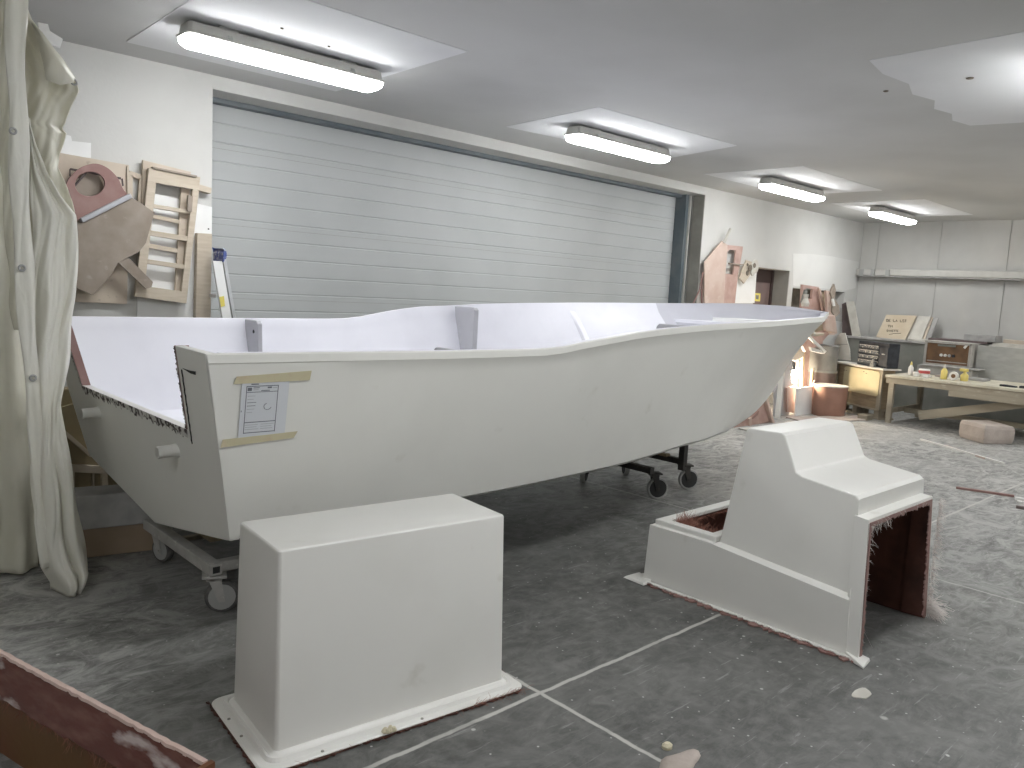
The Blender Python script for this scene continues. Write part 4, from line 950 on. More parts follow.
def pl2(nm, pix, y, th, m): return plate(nm, pix, y, th, m, parent=tn, bevel=.004)
mb = MB(); mb.box((.55, 5.30, 0), (1.98, 5.42, .86)); mb.build('body', 'tan', tn, bevel=.01)
mb = MB()
pa = [ay(x, y, 5.295) for x, y in ((70, 464), (120, 466), (121, 474), (70, 471))]; mb.prism(pa, (0, -.03, 0)); mb.build('upper_ledge', 'ply', tn)
mb = MB(); o1 = [ay(x, y, 5.29) for x, y in ((72, 467), (92, 466), (93.5, 468), (93.5, 487), (92, 489), (72, 490))]; i1 = [ay(x, y, 5.29) for x, y in ((74, 469), (91, 468), (91.8, 470), (91.8, 485.5), (90.5, 487), (74, 488))]
mb.ring(o1, i1, (0, -.02, 0)); mb.build('rounded_frame', 'ply', tn)
mb = MB(); bar(mb, (104, 464), (105.5, 490), 6, 5.27, .03); mb.build('post', 'cardpale', tn)
mb = MB(); mb.prism([ay(x, y, 5.27) for x, y in ((60, 408), (80, 402), (86, 430), (90, 455), (84, 452), (72, 438), (60, 430))], (0, .03, 0)); mb.build('mottled_face', 'tan', tn)
mb = MB(); bar(mb, (62, 430), (92, 456), 4, 5.24, .05); mb.build('sloping_bar', 'ply', tn)

# ------------------------------------------------------------------ pieces on the back wall, right of the garage door
t = thing('pink_template', 'tall pinkish fibreglass template with a slot hung right of the garage door', 'fibreglass template', (9.9, 6.15, 1.6))
yq = 6.14
L1 = [(704.5, 262), (722, 241), (727.5, 245), (727.5, 252), (726.5, 262), (725.5, 274), (725, 285), (724, 303), (704.5, 303)]
plate('panel', L1, yq, .015, 'grp_pink', parent=t)
mb = MB()
for pts_ in ([(727.5, 245), (743, 246.5), (742.5, 251), (735.5, 250.5), (730, 249.5), (727.5, 252)], [(735.5, 250.5), (742.5, 251), (738, 276), (733, 275), (734.5, 262)], [(725.5, 273.5), (738, 275.5), (735, 303), (724, 303), (725, 285)]):
    mb.prism([ay(x, y, yq) for x, y in pts_], (0, .015, 0))
mb.each('slotted_side', 'grp_rose', t)
mb = MB(); bar(mb, (729.5, 263.5), (744, 265), 1.4, yq-.03, .02); mb.build('hanging_bar', 'grp_grey', t)
mb = MB(); mb.tube([ay(724, 243, yq), ay(727, 236, yq-.03), ay(730.5, 228.5, yq-.06)], .022, 6); tag(mb.build('pale_strip', 'offwhite'), 'pale strip sticking up behind the pink template', 'strip')
plate('white_backing_board', [(735, 262), (757, 268), (754.5, 303), (733, 303)], 6.19, .031, 'whitepanel', 'white board on the wall between the pink template and the maroon door', 'board')
t = thing('beige_template', 'small beige template with holes hung beside the maroon door', 'template', (10.5, 6.12, 2.1))
plate('plate', [(746.5, 260), (752, 262), (750.5, 272), (749.5, 276), (744, 283.5), (740, 278), (742, 272), (744, 266)], 6.12, .02, 'ply', parent=t)
mb = MB(); 
for px, py, r in ((747.5, 264.5, .022), (747.5, 273, .04)): mb.lathe([(r, 0), (r*.9, .006)], ay(px, py, 6.115), 14, rot('X', PI/2))
mb.each('hole', 'niche', t)
t = thing('round_gauge', 'whitish round disc with dark holes hung next to the beige template', 'disc', (10.7, 6.1, 2.2))
MB().lathe([(.10, 0), (.10, .012), (.09, .016)], ay(754.5, 266.5, 6.12), 20, rot('X', PI/2)).build('disc', 'offwhite', t)
mb = MB()
for px, py, r in ((754.5, 265.5, .036), (750.3, 268, .05)): mb.lathe([(r, 0), (r*.9, .006)], ay(px, py, 6.10), 14, rot('X', PI/2))
mb.each('hole', 'niche', t)
MB().lathe([(.05, 0), (.045, .02)], ay(752, 272.5, 6.11), 14, rot('X', PI/2)).build('cap', 'offwhite', t)
tag(MB().box((9.36, 6.15, 2.085), (9.46, D, 2.14)).build('wall_peg', 'clip'), 'small grey peg fixed to the wall left of the pink template', 'peg')
mb = MB(); mb.tube([ay(703, 272, 6.15), ay(699.5, 290, 6.15), ay(692, 306, 6.15)], .010, 6); mb.tube([ay(703, 274, 6.15), ay(701.5, 290, 6.15), ay(702, 306, 6.15)], .012, 6); tag(mb.build('hanging_cable', 'grp_maroon'), 'dark reddish cable hanging left of the pink template', 'cable')
t = thing('warning_sign', 'small yellow sign at the left edge of the maroon door opening', 'sign', (10.8, 6.2, 1.6))
plate('board', [(755, 293), (760.5, 293.5), (760, 301.5), (754.5, 301)], D-.02, .008, 'yellow', parent=t)
plate('dark_symbol', [(756, 295), (759, 295.3), (758.5, 299.5), (756, 299)], D-.024, .003, 'greygreen', parent=t)

# ------------------------------------------------------------------ moulds piled against the back wall behind the bow
def lean(name, pix, y, th, m, label, cat, dy=None, group=None, foot=0.0):
    # board leaning on the wall: built in the plane y, then extended to the floor
    return plate(name, pix, y, th, m, label, cat, group=group, bevel=.003)
t = thing('pink_frame_mould', 'pink moulded frame with a window propped before the niche', 'mould', (11.2, 5.75, 0))
o_ = [(803, 284.5), (819, 287), (824, 340), (800, 340)]; i_ = [(806, 288), (813, 289), (812, 299), (805, 298)]
MB().ring([ay(x, y, 5.75) for x, y in o_], [ay(x, y, 5.75) for x, y in i_], (0, .04, 0)).build('panel', 'grp_rose', t, bevel=.004)
a_ = ay(801, 340, 5.75); b_ = ay(823, 340, 5.75); MB().box((a_.x, 5.75, 0), (b_.x, 5.79, a_.z)).build('lower_panel', 'grp_rose', t)
mb = MB(); bar(mb, (803, 303), (807, 290), 2.5, 5.72, .03); mb.build('green_clamp', 'greygreen', t)
MB().lathe([(.05, 0), (.06, .05), (.03, .12), (.04, .18)], ay(805, 306.5, 5.66), 12).build('white_fitting', 'offwhite', t)
plate('pink_plank', [(819, 288), (821, 289.5), (826, 312), (823.5, 312)], 5.70, .03, 'grp_pink', 'narrow pink strip leaning right of the pink frame mould', 'strip')
plate('pale_pink_plank', [(826.5, 290.5), (830, 291), (835, 335), (829, 335)], 5.62, .04, 'grp_pink', 'pale pink plank leaning in front of the niche, right of the narrow strip', 'plank')
plate('brown_offcut', [(820.5, 291), (826, 293), (829.5, 318), (824, 318)], 6.26, .03, 'wood_dark', 'brown offcut standing inside the niche behind the pink strips', 'offcut')
t = thing('curved_offcut', 'curved beige offcut with a pointed top standing upright before the niche', 'offcut', (12.0, 5.6, 1.5))
plate('blade', [(834.5, 284), (836, 290), (834.5, 298), (839, 306), (840, 313), (836, 317), (832, 312), (833, 300), (830.5, 293), (833, 287)], 5.60, .03, 'grp_grey', parent=t)
mb = MB(); bar(mb, (833, 299), (834.5, 306), 2, 5.58, .02); mb.build('white_tie', 'white', t)
t = thing('pink_box_mould', 'pink-beige hollow box mould just beyond the tip of the bow', 'mould', (12.0, 5.4, 1.2))
mb = MB(); p8 = [ay(x, y, 5.42) for x, y in ((826, 331), (838, 334), (835.5, 315), (825, 316))]; mb.prism(p8, (-.02, .30, 0)); mb.build('block', 'grp_pink', t, bevel=.02)
mb = MB(); mb.prism([ay(x, y, 5.46) for x, y in ((809, 330), (822, 320), (829, 334), (820, 345), (806, 352), (802, 344))], (0, .05, 0)); mb.build('flared_skirt', 'grp_rose', t, bevel=.004)
plate('dark_recess', [(812, 326), (822, 320.5), (823, 330), (813, 333)], 5.45, .008, 'wood_dark', parent=t)
t = thing('beige_tool', 'beige rounded tool lying below the bow tip', 'tool', (11.3, 5.4, 1.1))
MB().tube([ay(804, 336, 5.38), ay(811, 333.5, 5.38), ay(816, 334.5, 5.38), ay(823, 334, 5.38)], [.02, .035, .03, .02], 10).build('handle', 'ply', t, smooth=50)
MB().tube([ay(810, 331, 5.38), ay(813, 334, 5.38)], [.03, .04], 10).build('knob', 'offwhite', t, smooth=50)
mb = MB(); bar(mb, (808, 335), (826, 352), 2.2, 5.33, .03); tag(mb.build('white_stick', 'white'), 'white stick sloping down to the right below the bow tip', 'stick')
mb = MB(); mb.prism([ay(x, y, 5.36) for x, y in ((811, 347), (826, 352), (824, 354), (812, 351))], (0, .04, 0)); tag(mb.build('white_wedge', 'white'), 'white wedge under the sloping white stick', 'wedge')
tag(MB().loft([[ay(x, y, yy) for x, y in ((800, 336), (806, 345), (803, 358), (794, 362), (784, 356), (789, 345))] for yy in (5.62, 5.72)]).build('white_sack', 'offwhite', bevel=.03), 'crumpled whitish sack piled behind the stem of the bow', 'sack')
# drums
def at_floor(px, py): return az(px, py, 0)
t = thing('grey_drum', 'big grey drum with a darker lower half behind the orange drum', 'drum', (12.3, 5.55, 0))
q_ = ay(818, 400, 5.64); cD = (q_.x, 5.64, 0)
MB().lathe([(.215, .0), (.225, .02), (.225, .60), (.23, .61)], cD, 32).build('lower_half', 'dpurple', t, smooth=40)
MB().lathe([(.24, .60), (.24, .625), (.225, .63), (.225, 1.0), (.235, 1.01), (.215, 1.02)], cD, 32).build('upper_half', 'dgrey', t, smooth=40)
t = thing('orange_drum', 'open pinkish-orange fibreglass drum on the floor before the crate', 'drum', (11.7, 5.15, 0))
q_ = ay(829.5, 400, 5.28); cD = (q_.x, 5.28, 0)
pr_ = []
MB().lathe([(.225, .0), (.232, .02), (.238, .20), (.242, .445), (.232, .452), (.222, .445), (.22, .08), (.02, .07)], cD, 40).build('shell', 'orange_drum', t, smooth=40)
mb = MB(); mb.lathe([(.246, .438), (.248, .45), (.232, .458), (.220, .448)], cD, 40); mb.build('rim', 'offwhite', t, smooth=60)
plate('white_standing_board', [(797, 388.5), (812.5, 386), (811.5, 415), (795.5, 416)], 5.48, .02, 'whitepanel', 'white panel standing on the floor left of the orange drum', 'panel')
plate('dark_red_board', [(812.6, 386), (815, 380), (815, 413), (811.6, 415)], 5.50, .02, 'grp_maroon', 'narrow dark red board between the white panel and the orange drum', 'board')
plate('pink_brown_board', [(787, 388), (797, 386), (796, 413), (787, 412)], 5.56, .02, 'grp_rose', 'pink-brown panel standing left of the white panel', 'panel')
mb = MB(); mb.prism([(10.60, 5.62, 0), (11.02, 5.62, 0), (11.02, 5.62, .35), (10.95, 5.62, .95), (10.75, 5.62, .80), (10.55, 5.62, .35)], (0, .03, 0)); tag(mb.build('grey_board', 'rib'), 'grey board standing upright behind the stem of the boat', 'board')
mb = MB(); q0 = ay(779.5, 416, 5.5); mb.box((q0.x-.02, 5.50, 0), (q0.x+.03, 5.56, 1.1)); tag(mb.build('white_post', 'white'), 'thin white upright post behind the bow stem', 'post')
mb = MB(); q0 = ay(782.5, 416, 5.52); mb.box((q0.x-.012, 5.56, 0), (q0.x+.016, 5.60, 1.15)); tag(mb.build('grey_post', 'steel'), 'thin grey upright post just right of the white post', 'post')
mb = MB(); mb.tube([az(770, 388, .36)+Vector((.0, 0, 0)) if False else ay(768, 397, 5.35), ay(776, 376, 5.35), ay(785, 357, 5.35)], .012, 6); tag(mb.build('white_hose', 'white'), 'thin white rod sloping along the stem of the boat', 'rod')
for px, top, bot, lab in ((804.5, 352, 392, 'tall pale batten standing above the white panel'), (814, 369, 392, 'short pale batten leaning right of the tall batten')):
    a_ = ay(px, top, 5.64); b_ = ay(px-1.5, bot, 5.64); MB().hexa([Vector(p) for p in ((b_.x-.03, 5.64, 0), (b_.x+.03, 5.64, 0), (b_.x+.03, 5.68, 0), (b_.x-.03, 5.68, 0), (a_.x-.03, 5.64, a_.z), (a_.x+.03, 5.64, a_.z), (a_.x+.03, 5.68, a_.z), (a_.x-.03, 5.68, a_.z))])
    o = MB().hexa([Vector(p) for p in ((b_.x-.03, 5.64, 0), (b_.x+.03, 5.64, 0), (b_.x+.03, 5.68, 0), (b_.x-.03, 5.68, 0), (a_.x-.03, 5.64, a_.z), (a_.x+.03, 5.64, a_.z), (a_.x+.03, 5.68, a_.z), (a_.x-.03, 5.68, a_.z))]).build('wood_batten', 'batten'); tag(o, lab, 'batten')
# work light glowing low behind the panels
wl = thing('work_light', 'small glowing work light low behind the white panel', 'work light', (11.15, 5.90, 0))
q_ = ay(793.5, 377, 5.70); c_ = Vector(q_)
MB().lathe([(.02, .10), (.035, .09), (.045, .05), (.045, 0.0), (.03, -.04), (.004, -.05)], c_, 16).build('bulb', 'bulb', wl, smooth=60)
MB().tube([c_+Vector((0, .0, .10)), c_+Vector((0, .02, .22))], .022, 8).build('socket', 'black', wl)
MB().tube([c_+Vector((0, .02, .22)), c_+Vector((.02, .08, .40)), c_+Vector((.03, .14, .60)), c_+Vector((.03, .3, .80))], .008, 6).build('cable', 'black', wl)
mb = MB()
for k in range(8):
    a = k*PI/4; mb.tube([c_+Vector((.02*math.cos(a), .02*math.sin(a), .11)), c_+Vector((.07*math.cos(a), .07*math.sin(a), .03)), c_+Vector((.05*math.cos(a), .05*math.sin(a), -.08)), c_+Vector((0, 0, -.10))], .003, 5)
mb.build('wire_cage', 'clip', wl)
mb = MB(); mb.tube([ay(797.5, 358, 5.7), ay(799.5, 361, 5.7), ay(800, 366, 5.7), ay(798.5, 370, 5.7)], .018, 8); tag(mb.build('black_hook', 'black'), 'small curved black hook hanging above the work light', 'hook')
mb = MB(); mb.tube([ay(790.5, 352, 5.75), ay(791, 370, 5.75), ay(789.5, 384, 5.75)], .014, 6); mb.tube([ay(793, 357, 5.75), ay(791.5, 372, 5.75), ay(791, 390, 5.75)], .010, 6); tag(mb.build('hanging_tool', 'dgrey'), 'dark slim tool hanging beside the black hook', 'tool')
# rose-coloured moulds on the floor under the bow
t = thing('rose_mould', 'rose-coloured open fibreglass mould on the floor under the bow', 'mould', (9.7, 5.0, 0))
ym = 5.0
a0 = az(731, 434, 0); b0 = az(774, 424, 0)
mb = MB(); mb.prism([ay(x, y, 5.35) for x, y in ((718, 437), (733, 427), (749, 417), (757, 409), (765, 399.5), (769, 404), (773, 425), (752, 432), (735, 437))], (0, .03, 0)); mb.build('upright_panel', 'grp_rose', t, bevel=.004)
mb = MB(); mb.prism([ay(x, y, 5.30) for x, y in ((766, 399), (768, 398), (776, 427), (774, 428))], (0, .08, 0)); mb.build('flange', 'grp_pink', t)
mb = MB(); mb.prism([ay(x, y, 5.32) for x, y in ((749.5, 419), (752, 417.5), (752, 431), (749.5, 431))], (0, .05, 0)); mb.build('divider', 'grp_pink', t)
mb = MB(); mb.prism([ay(x, y, 5.34) for x, y in ((752, 418), (759, 411), (758, 415), (753, 419))], (0, .008, 0)); mb.build('dark_patch', 'grp_maroon', t)
tag(MB().prism([(8.9, 4.92, 0), (9.9, 4.80, 0), (9.95, 5.1, 0), (9.0, 5.25, 0)], (0, 0, .02)).build('floor_sheet', 'offwhite', bevel=.003), 'flat pale sheet on the floor in front of the rose mould', 'sheet')
tag(MB().prism([(10.4, 5.0, 0), (11.7, 4.72, 0), (11.9, 4.98, 0), (10.6, 5.45, 0)], (0, 0, .02)).build('floor_sheet', 'stone', bevel=.003), 'flat pinkish-grey sheet on the floor before the orange drum', 'sheet')

# ------------------------------------------------------------------ crate, tool box and boards in the far corner
K0 = az(832, 359, .8); K1 = az(912, 372, .8)
kd = Vector((-.47, -.883, 0)).normalized(); kn = Vector((.883, -.47, 0)).normalized()       # along the front, into the crate
KB = Vector((12.40, 5.595, 0))
def kp(u, v, z): p_ = KB+kd*u+kn*v; return Vector((p_.x, p_.y, z))
KL = 1.02
cr = thing('wooden_crate', 'low wooden crate on a pallet base in the far corner', 'crate', (12.2, 5.1, 0))
def kbox(mb, u0, u1, v0, v1, z0, z1): mb.hexa([kp(u0, v0, z0), kp(u1, v0, z0), kp(u1, v1, z0), kp(u0, v1, z0), kp(u0, v0, z1), kp(u1, v0, z1), kp(u1, v1, z1), kp(u0, v1, z1)])
mb = MB(); kbox(mb, 0, KL, .0, .22, .15, .73); mb.build('case', 'wood_dark', cr, bevel=.004)
mb = MB(); kbox(mb, -.04, KL+.04, -.03, .24, .0, .025); kbox(mb, -.04, KL+.04, -.03, .24, .125, .15); mb.each('pallet_boards', 'wood', cr)
for u in (0, .45, .92):
    for v in (0, .12): mb = MB(); kbox(mb, u, u+.10, v, v+.1, .025, .125); mb.build('pallet_block', 'wood', cr)
for u0 in (-.035, KL-.05): mb = MB(); kbox(mb, u0, u0+.08, -.025, 0, .15, .73); mb.each('corner_post', 'wood', cr)
mb = MB(); kbox(mb, -.12, KL+.07, -.06, .26, .73, .755); tag(mb.build('crate_lid_board', 'offwhite', bevel=.003), 'pale worn board lying on top of the wooden crate', 'board')
pts_ = []
for (u, z, a0) in ((.96, .66, 0), (.26, .66, 90), (.26, .38, 180), (.96, .38, 270)):
    for k in range(4): a = math.radians(a0+k*30); pts_.append(kp(u+.045*math.cos(a), -.035, z+.045*math.sin(a)))
yp = MB().prism(pts_, kn*.012).build('yellow_panel', 'yellow_pale'); tag(yp, 'pale yellow panel with rounded corners hung on the front of the crate', 'panel')
mb = MB()
for u, z in ((.22, .64), (.27, .635), (.22, .625), (.66, .66), (.72, .64)): mb.add([kp(u-.018, -.0365, z), kp(u+.018, -.0365, z+.006), kp(u+.018, -.0365, z+.014), kp(u-.018, -.0365, z+.008)], [(0, 1, 2, 3)])
mb.each('slot', 'dpurple', yp)
tb = thing('tool_case', 'black tool case full of small compartments on top of the crate', 'tool case', (12.3, 5.0, .76))
mb = MB(); kbox(mb, 0.380, 1.040, .05, .24, .757, 1.12); mb.build('case', 'black', tb, bevel=.01)
for k in range(4):
    mb = MB(); z = .80+k*.075; kbox(mb, 0.420, 0.840, .035, .05, z, z+.035); mb.build('drawer', 'tool_dark', tb)
    mb = MB(); kbox(mb, 0.420, 0.840, .028, .036, z+.037, z+.044); mb.each('drawer_lip', 'slab', tb)
mb = MB(); kbox(mb, 0.870, 1.040, .03, .05, .79, 1.06); mb.build('side_door', 'black', tb)
mb = MB(); kbox(mb, 0.930, 0.990, .02, .03, .95, .965); mb.build('latch', 'alu', tb)
mb = MB(); kbox(mb, 0.760, 0.840, -.03, .02, .757, .81); kbox(mb, 0.785, 0.815, -.02, .01, .81, .87); tag(mb.build('small_bottle', 'dgrey', bevel=.008), 'small grey bottle in front of the black tool case', 'bottle')
# bottle-shaped pale board on the left of the crate
mb = MB(); pix = [(840, 333), (845, 333), (847, 341), (849.5, 349), (850, 360.5), (834.5, 359), (833.5, 348), (835, 340)]
mb.prism([ax(x, y, 12.25) for x, y in pix], (.03, 0, 0)); pb = mb.build('pale_template', 'offwhite', bevel=.004); tag(pb, 'pale bottle-shaped template standing on the left end of the crate', 'template')
mb = MB(); mb.prism([ax(x, y, 12.245) for x, y in ((837, 344), (847.5, 344), (847.5, 344.6), (837, 344.6))], (.006, 0, 0)); mb.build('pencil_line', 'jamb', pb)
mb = MB(); mb.prism([ax(x, y, 13.6) for x, y in ((846, 302), (853.5, 301), (861, 340), (853, 340))], (.03, 0, 0)); tag(mb.build('white_plank', 'offwhite'), 'white plank leaning in the corner beside the niche', 'plank')
mb = MB(); mb.prism([ax(x, y, 13.7) for x, y in ((842, 304), (846.5, 302), (853, 340), (842, 340))], (.02, 0, 0)); tag(mb.build('dark_plank', 'dpurple'), 'dark board in the corner behind the white plank', 'plank')
# long grey counter along the end wall
ct = thing('wall_counter', 'long grey counter along the end wall behind the bench', 'counter', (14.0, 4, 0))
MB().box((13.55, 1.0, 0), (14.22, 6.15, 1.10)).build('body', 'greygreen', ct)
MB().box((13.52, 1.0, 1.10), (14.24, 6.15, 1.135)).build('top', 'slab', ct, bevel=.004)
# boards with writing, leaning on the wall
def leanx(name, pix, x, m, label, cat, th=.03, back=.18):
    q_ = [ax(px, py, x) for px, py in pix]; z0 = min(p.z for p in q_); z1 = max(p.z for p in q_)
    for p in q_: p.x += back*(p.z-z0)/(z1-z0)
    return MB().prism(q_, (th, 0, 0)).build(name, m, bevel=.002), q_
cb_, qs = leanx('cardboard_sign', [(882, 314.5), (912, 315.5), (904, 342), (875.5, 337)], 13.75, 'cardpale', '', '')
tag(cb_, 'tan board with handwritten words leaning on the end wall', 'board')
def onboard(px, py, off=.003):                            # point on the sign face under a photo pixel
    d = ray(px, py); n_ = (qs[1]-qs[0]).cross(qs[3]-qs[0]).normalized(); o_ = Vector((0, 0, H)); dd = Vector(d)
    t_ = (qs[0]-o_).dot(n_)/dd.dot(n_); return o_+dd*t_-Vector((off, 0, 0))
STK = {'D': ['00 06 36 44 42 30 00'], 'E': ['40 00 06 46', '03 33'], 'L': ['00 06 46'], 'A': ['06 20 46', '13 33'], 'S': ['40 00 03 43 46 06'], 'T': ['00 40', '20 26'], 'M': ['06 00 23 40 46'], 'K': ['00 06', '40 03 46'], 'N': ['06 00 46 40'], 'U': ['00 06 46 40'], 'P': ['06 00 40 43 03'], 'R': ['06 00 40 43 03', '23 46'], 'I': ['20 26'], 'O': ['00 40 46 06 00'], 'H': ['00 06', '40 46', '03 43']}
mb = MB()
def write(txt, x0, y0, w_, h_, slope, r=.006):
    x = x0
    for ch in txt:
        for st in STK.get(ch, []):
            pts_ = [(x+int(c[0])/4*w_*.7, y0+int(c[1])/6*h_+slope*(x-x0)) for c in st.split()]
            mb.tube([onboard(*p) for p in pts_], r, 4)
        x += w_
write('DE LA LST', 886.5, 319.3, 2.3, 2.2, .03); write('TM', 888, 325.2, 2.6, 2.0, .03); write('DINETTE', 887, 329.8, 1.7, 1.8, .02, .005)
mb.tube([onboard(889, 334.5), onboard(894, 333.6), onboard(901, 333.3)], .005, 4)
mb.build('handwriting', 'niche', cb_)
o, _ = leanx('white_leaning_board', [(912.5, 315.5), (926.5, 316.5), (921, 341), (906, 340)], 13.83, 'offwhite', '', ''); tag(o, 'whitish board leaning right of the board with writing', 'board')
o, _ = leanx('pale_narrow_board', [(929, 317.5), (934.5, 318), (930, 339), (924.5, 339)], 13.90, 'slab', '', ''); tag(o, 'narrow pale grey board right of the whitish board', 'board')
o, _ = leanx('dark_narrow_board', [(927, 317), (929, 317.5), (924.5, 340), (921.5, 340)], 13.87, 'ply_pale', '', ''); tag(o, 'thin beige board edge between the whitish and the grey boards', 'board')
# flat things lying along the counter top
def flat(name, x0, x1, y0, y1, z0, z1, m, lab, cat): tag(MB().box((x0, y0, z0), (x1, y1, z1)).build(name, m, bevel=.004), lab, cat)
flat('grey_carton', 13.60, 13.95, 3.76, 4.20, 1.205, 1.30, 'slab', 'flat grey carton on the stack above the counter', 'carton')
flat('stacked_sheet', 13.55, 14.0, 3.95, 5.0, 1.137, 1.165, 'offwhite', 'thin pale sheet on the counter behind the brown cabinet', 'sheet')
flat('dark_sheet', 13.56, 14.0, 3.86, 4.7, 1.167, 1.203, 'dpurple', 'dark sheet under the flat grey carton', 'sheet')
flat('long_pale_plank', 13.62, 13.8, 1.4, 3.80, 1.137, 1.20, 'offwhite', 'long pale plank along the counter on the right', 'plank')
flat('long_tan_plank', 13.85, 14.05, 1.4, 3.72, 1.137, 1.255, 'ply_pale', 'tan plank on the counter behind the long pale plank', 'plank')

# ------------------------------------------------------------------ work bench
wb = thing('work_bench', 'long worn wooden work bench in front of the end wall', 'work bench', (12.3, 3, 0))
TZ = .69; TX0, TX1, TY0, TY1 = 11.72, 12.95, .6, 4.56
MB().box((TX0-.02, TY0, TZ-.035), (TX1, TY1+.01, TZ)).build('top', 'wood_top', wb, bevel=.004)
MB().box((TX0, TY0, TZ-.12), (TX0+.04, TY1, TZ-.037)).build('apron', 'wood', wb, bevel=.003)
MB().box((TX0-.012, TY0, TZ-.20), (TX0+.03, 3.72, TZ-.118)).build('lower_rail', 'wood', wb, bevel=.003)
MB().box((TX0+.01, 4.45, 0), (TX0+.075, 4.52, TZ-.04)).build('leg', 'wood', wb, bevel=.003)
MB().box((TX1-.10, 4.45, 0), (TX1-.03, 4.52, TZ-.04)).build('leg', 'wood', wb, bevel=.003)
MB().box((TX0+.01, 1.0, 0), (TX0+.10, 1.1, TZ-.04)).build('leg', 'wood', wb, bevel=.003)
MB().box((TX1-.12, 1.0, 0), (TX1-.03, 1.1, TZ-.04)).build('leg', 'wood', wb, bevel=.003)
MB().box((TX0+.02, 4.47, .14), (TX1-.04, 4.50, .21)).build('stretcher', 'wood', wb, bevel=.003)
mb = MB(); pa = [ax(x, y, TX0+.06) for x, y in ((918, 411.5), (926, 412.5), (918, 420.5))]
bl_, br_, tr_, tl_ = [ax(*q, TX0+.12) for q in ((919, 420), (1024, 408), (1024, 400), (918, 411))]
mb.prism([bl_, bl_+(br_-bl_)*1.25, tl_+(tr_-tl_)*1.25, tl_], (.04, 0, 0)); mb.build('brace', 'wood', wb)
MB().box((TX0+.55, 1.05, .12), (TX0+.62, 4.47, .19)).build('stretcher', 'wood', wb)
flat('wood_offcut', 11.60, 11.80, 4.72, 4.86, 0, .075, 'wood', 'small wood offcut on the floor by the bench leg', 'offcut')
def fin(name, pts, z0, z1, m, lab, cat): tag(MB().prism([(x, y, z0) for x, y in pts], (0, 0, z1-z0)).build(name, m, bevel=.02), lab, cat)
bl = MB(); sp = .012
bA, bB, bC = Vector((11.41, 3.45, 0)), Vector((11.10, 3.06, 0)), Vector((11.52, 2.83, 0)); bD = bA+bC-bB; bM = (bA+bC)*.5
bl.loft([[bM+(p-bM)*k+Vector((0, 0, z+dz)) for p, dz in zip((bA, bB, bC, bD), (0, .01*z/.24, -.012*z/.24, .0))] for z, k in ((0, .93), (.06, .99), (.19, 1.0), (.235, .93))])
tag(bl.build('pinkish_block', 'stone', bevel=.012), 'rough pinkish-grey block on the floor before the work bench', 'block')
# old heater cabinet and slabs at the back of the bench
ht = thing('brown_cabinet', 'small brown cabinet in a pale frame with dials standing behind the bench', 'cabinet', (13.0, 4.5, .7))
def hx(px, py, x): return ax(px, py, x)
XH = 12.75
c00 = ax(926, 364, XH); c11 = ax(971, 344, XH)
ya, yb_ = ax(924, 364, XH).y, ax(968, 366, XH).y; zb_, zt2 = .835, 1.175
MB().box((XH+.02, yb_, zb_), (XH+.36, ya, zt2)).build('body', 'rust', ht)
MB().box((XH, yb_-.01, zb_), (XH+.02, ya+.01, zb_+.02)).build('frame_bottom', 'heater_frame', ht)
MB().box((XH-.005, yb_-.02, zt2-.02), (XH+.38, ya+.02, zt2+.012)).build('frame_top', 'heater_frame', ht)
for y in (ya-.012, yb_-.018): MB().box((XH-.005, y, zb_), (XH+.37, y+.03, zt2)).build('frame_side', 'heater_frame', ht)
MB().box((XH+.008, yb_+.03, zb_+.05), (XH+.02, ya-.03, zb_+.062)).build('trim_strip', 'heater_frame', ht)
MB().box((XH+.004, yb_+.2, zt2-.06), (XH+.02, ya-.16, zt2-.03)).build('green_band', 'greygreen', ht)
for k, m in enumerate(('white', 'white', 'slab', 'black')):
    MB().lathe([(.022, 0), (.02, .02)], (XH+.02, ya-.22-k*.055, zb_+.15), 12, rot('Y', -PI/2)).build('dial', m, ht)
mb = MB(); mb.prism([ax(x, y, XH) for x, y in ((963, 347.5), (965.5, 345), (968, 343.5), (968, 345.5), (965, 349))], (.004, 0, 0)); mb.build('torn_label', 'white', ht)
flat('grey_slab_block', 12.62, 12.94, ax(972, 372, 12.62).y, ax(917, 368, 12.62).y, TZ, .815, 'slab', 'long grey block on the bench below the brown cabinet', 'block')
flat('thin_top_board', 12.58, 13.1, ax(979, 365, 12.58).y, ax(920, 362, 12.58).y, .817, .833, 'slab', 'thin grey board under the brown cabinet', 'board')
flat('large_grey_panel', 12.895, 12.94, .9, ax(976, 360, 12.9).y, .69, 1.17, 'greyboard', 'large pale grey panel standing at the back of the bench', 'panel')
flat('flat_offcut', 12.3, 12.6, ax(984, 377, 12.3).y, ax(967, 375, 12.3).y, TZ, .722, 'slab', 'flat grey offcut on the bench right of the tape', 'offcut')
flat('pink_pad', 12.3, 12.5, ax(944, 374, 12.3).y, ax(935, 373, 12.3).y, TZ, .715, 'stone', 'small pinkish pad on the bench left of the yellow bottle', 'pad')
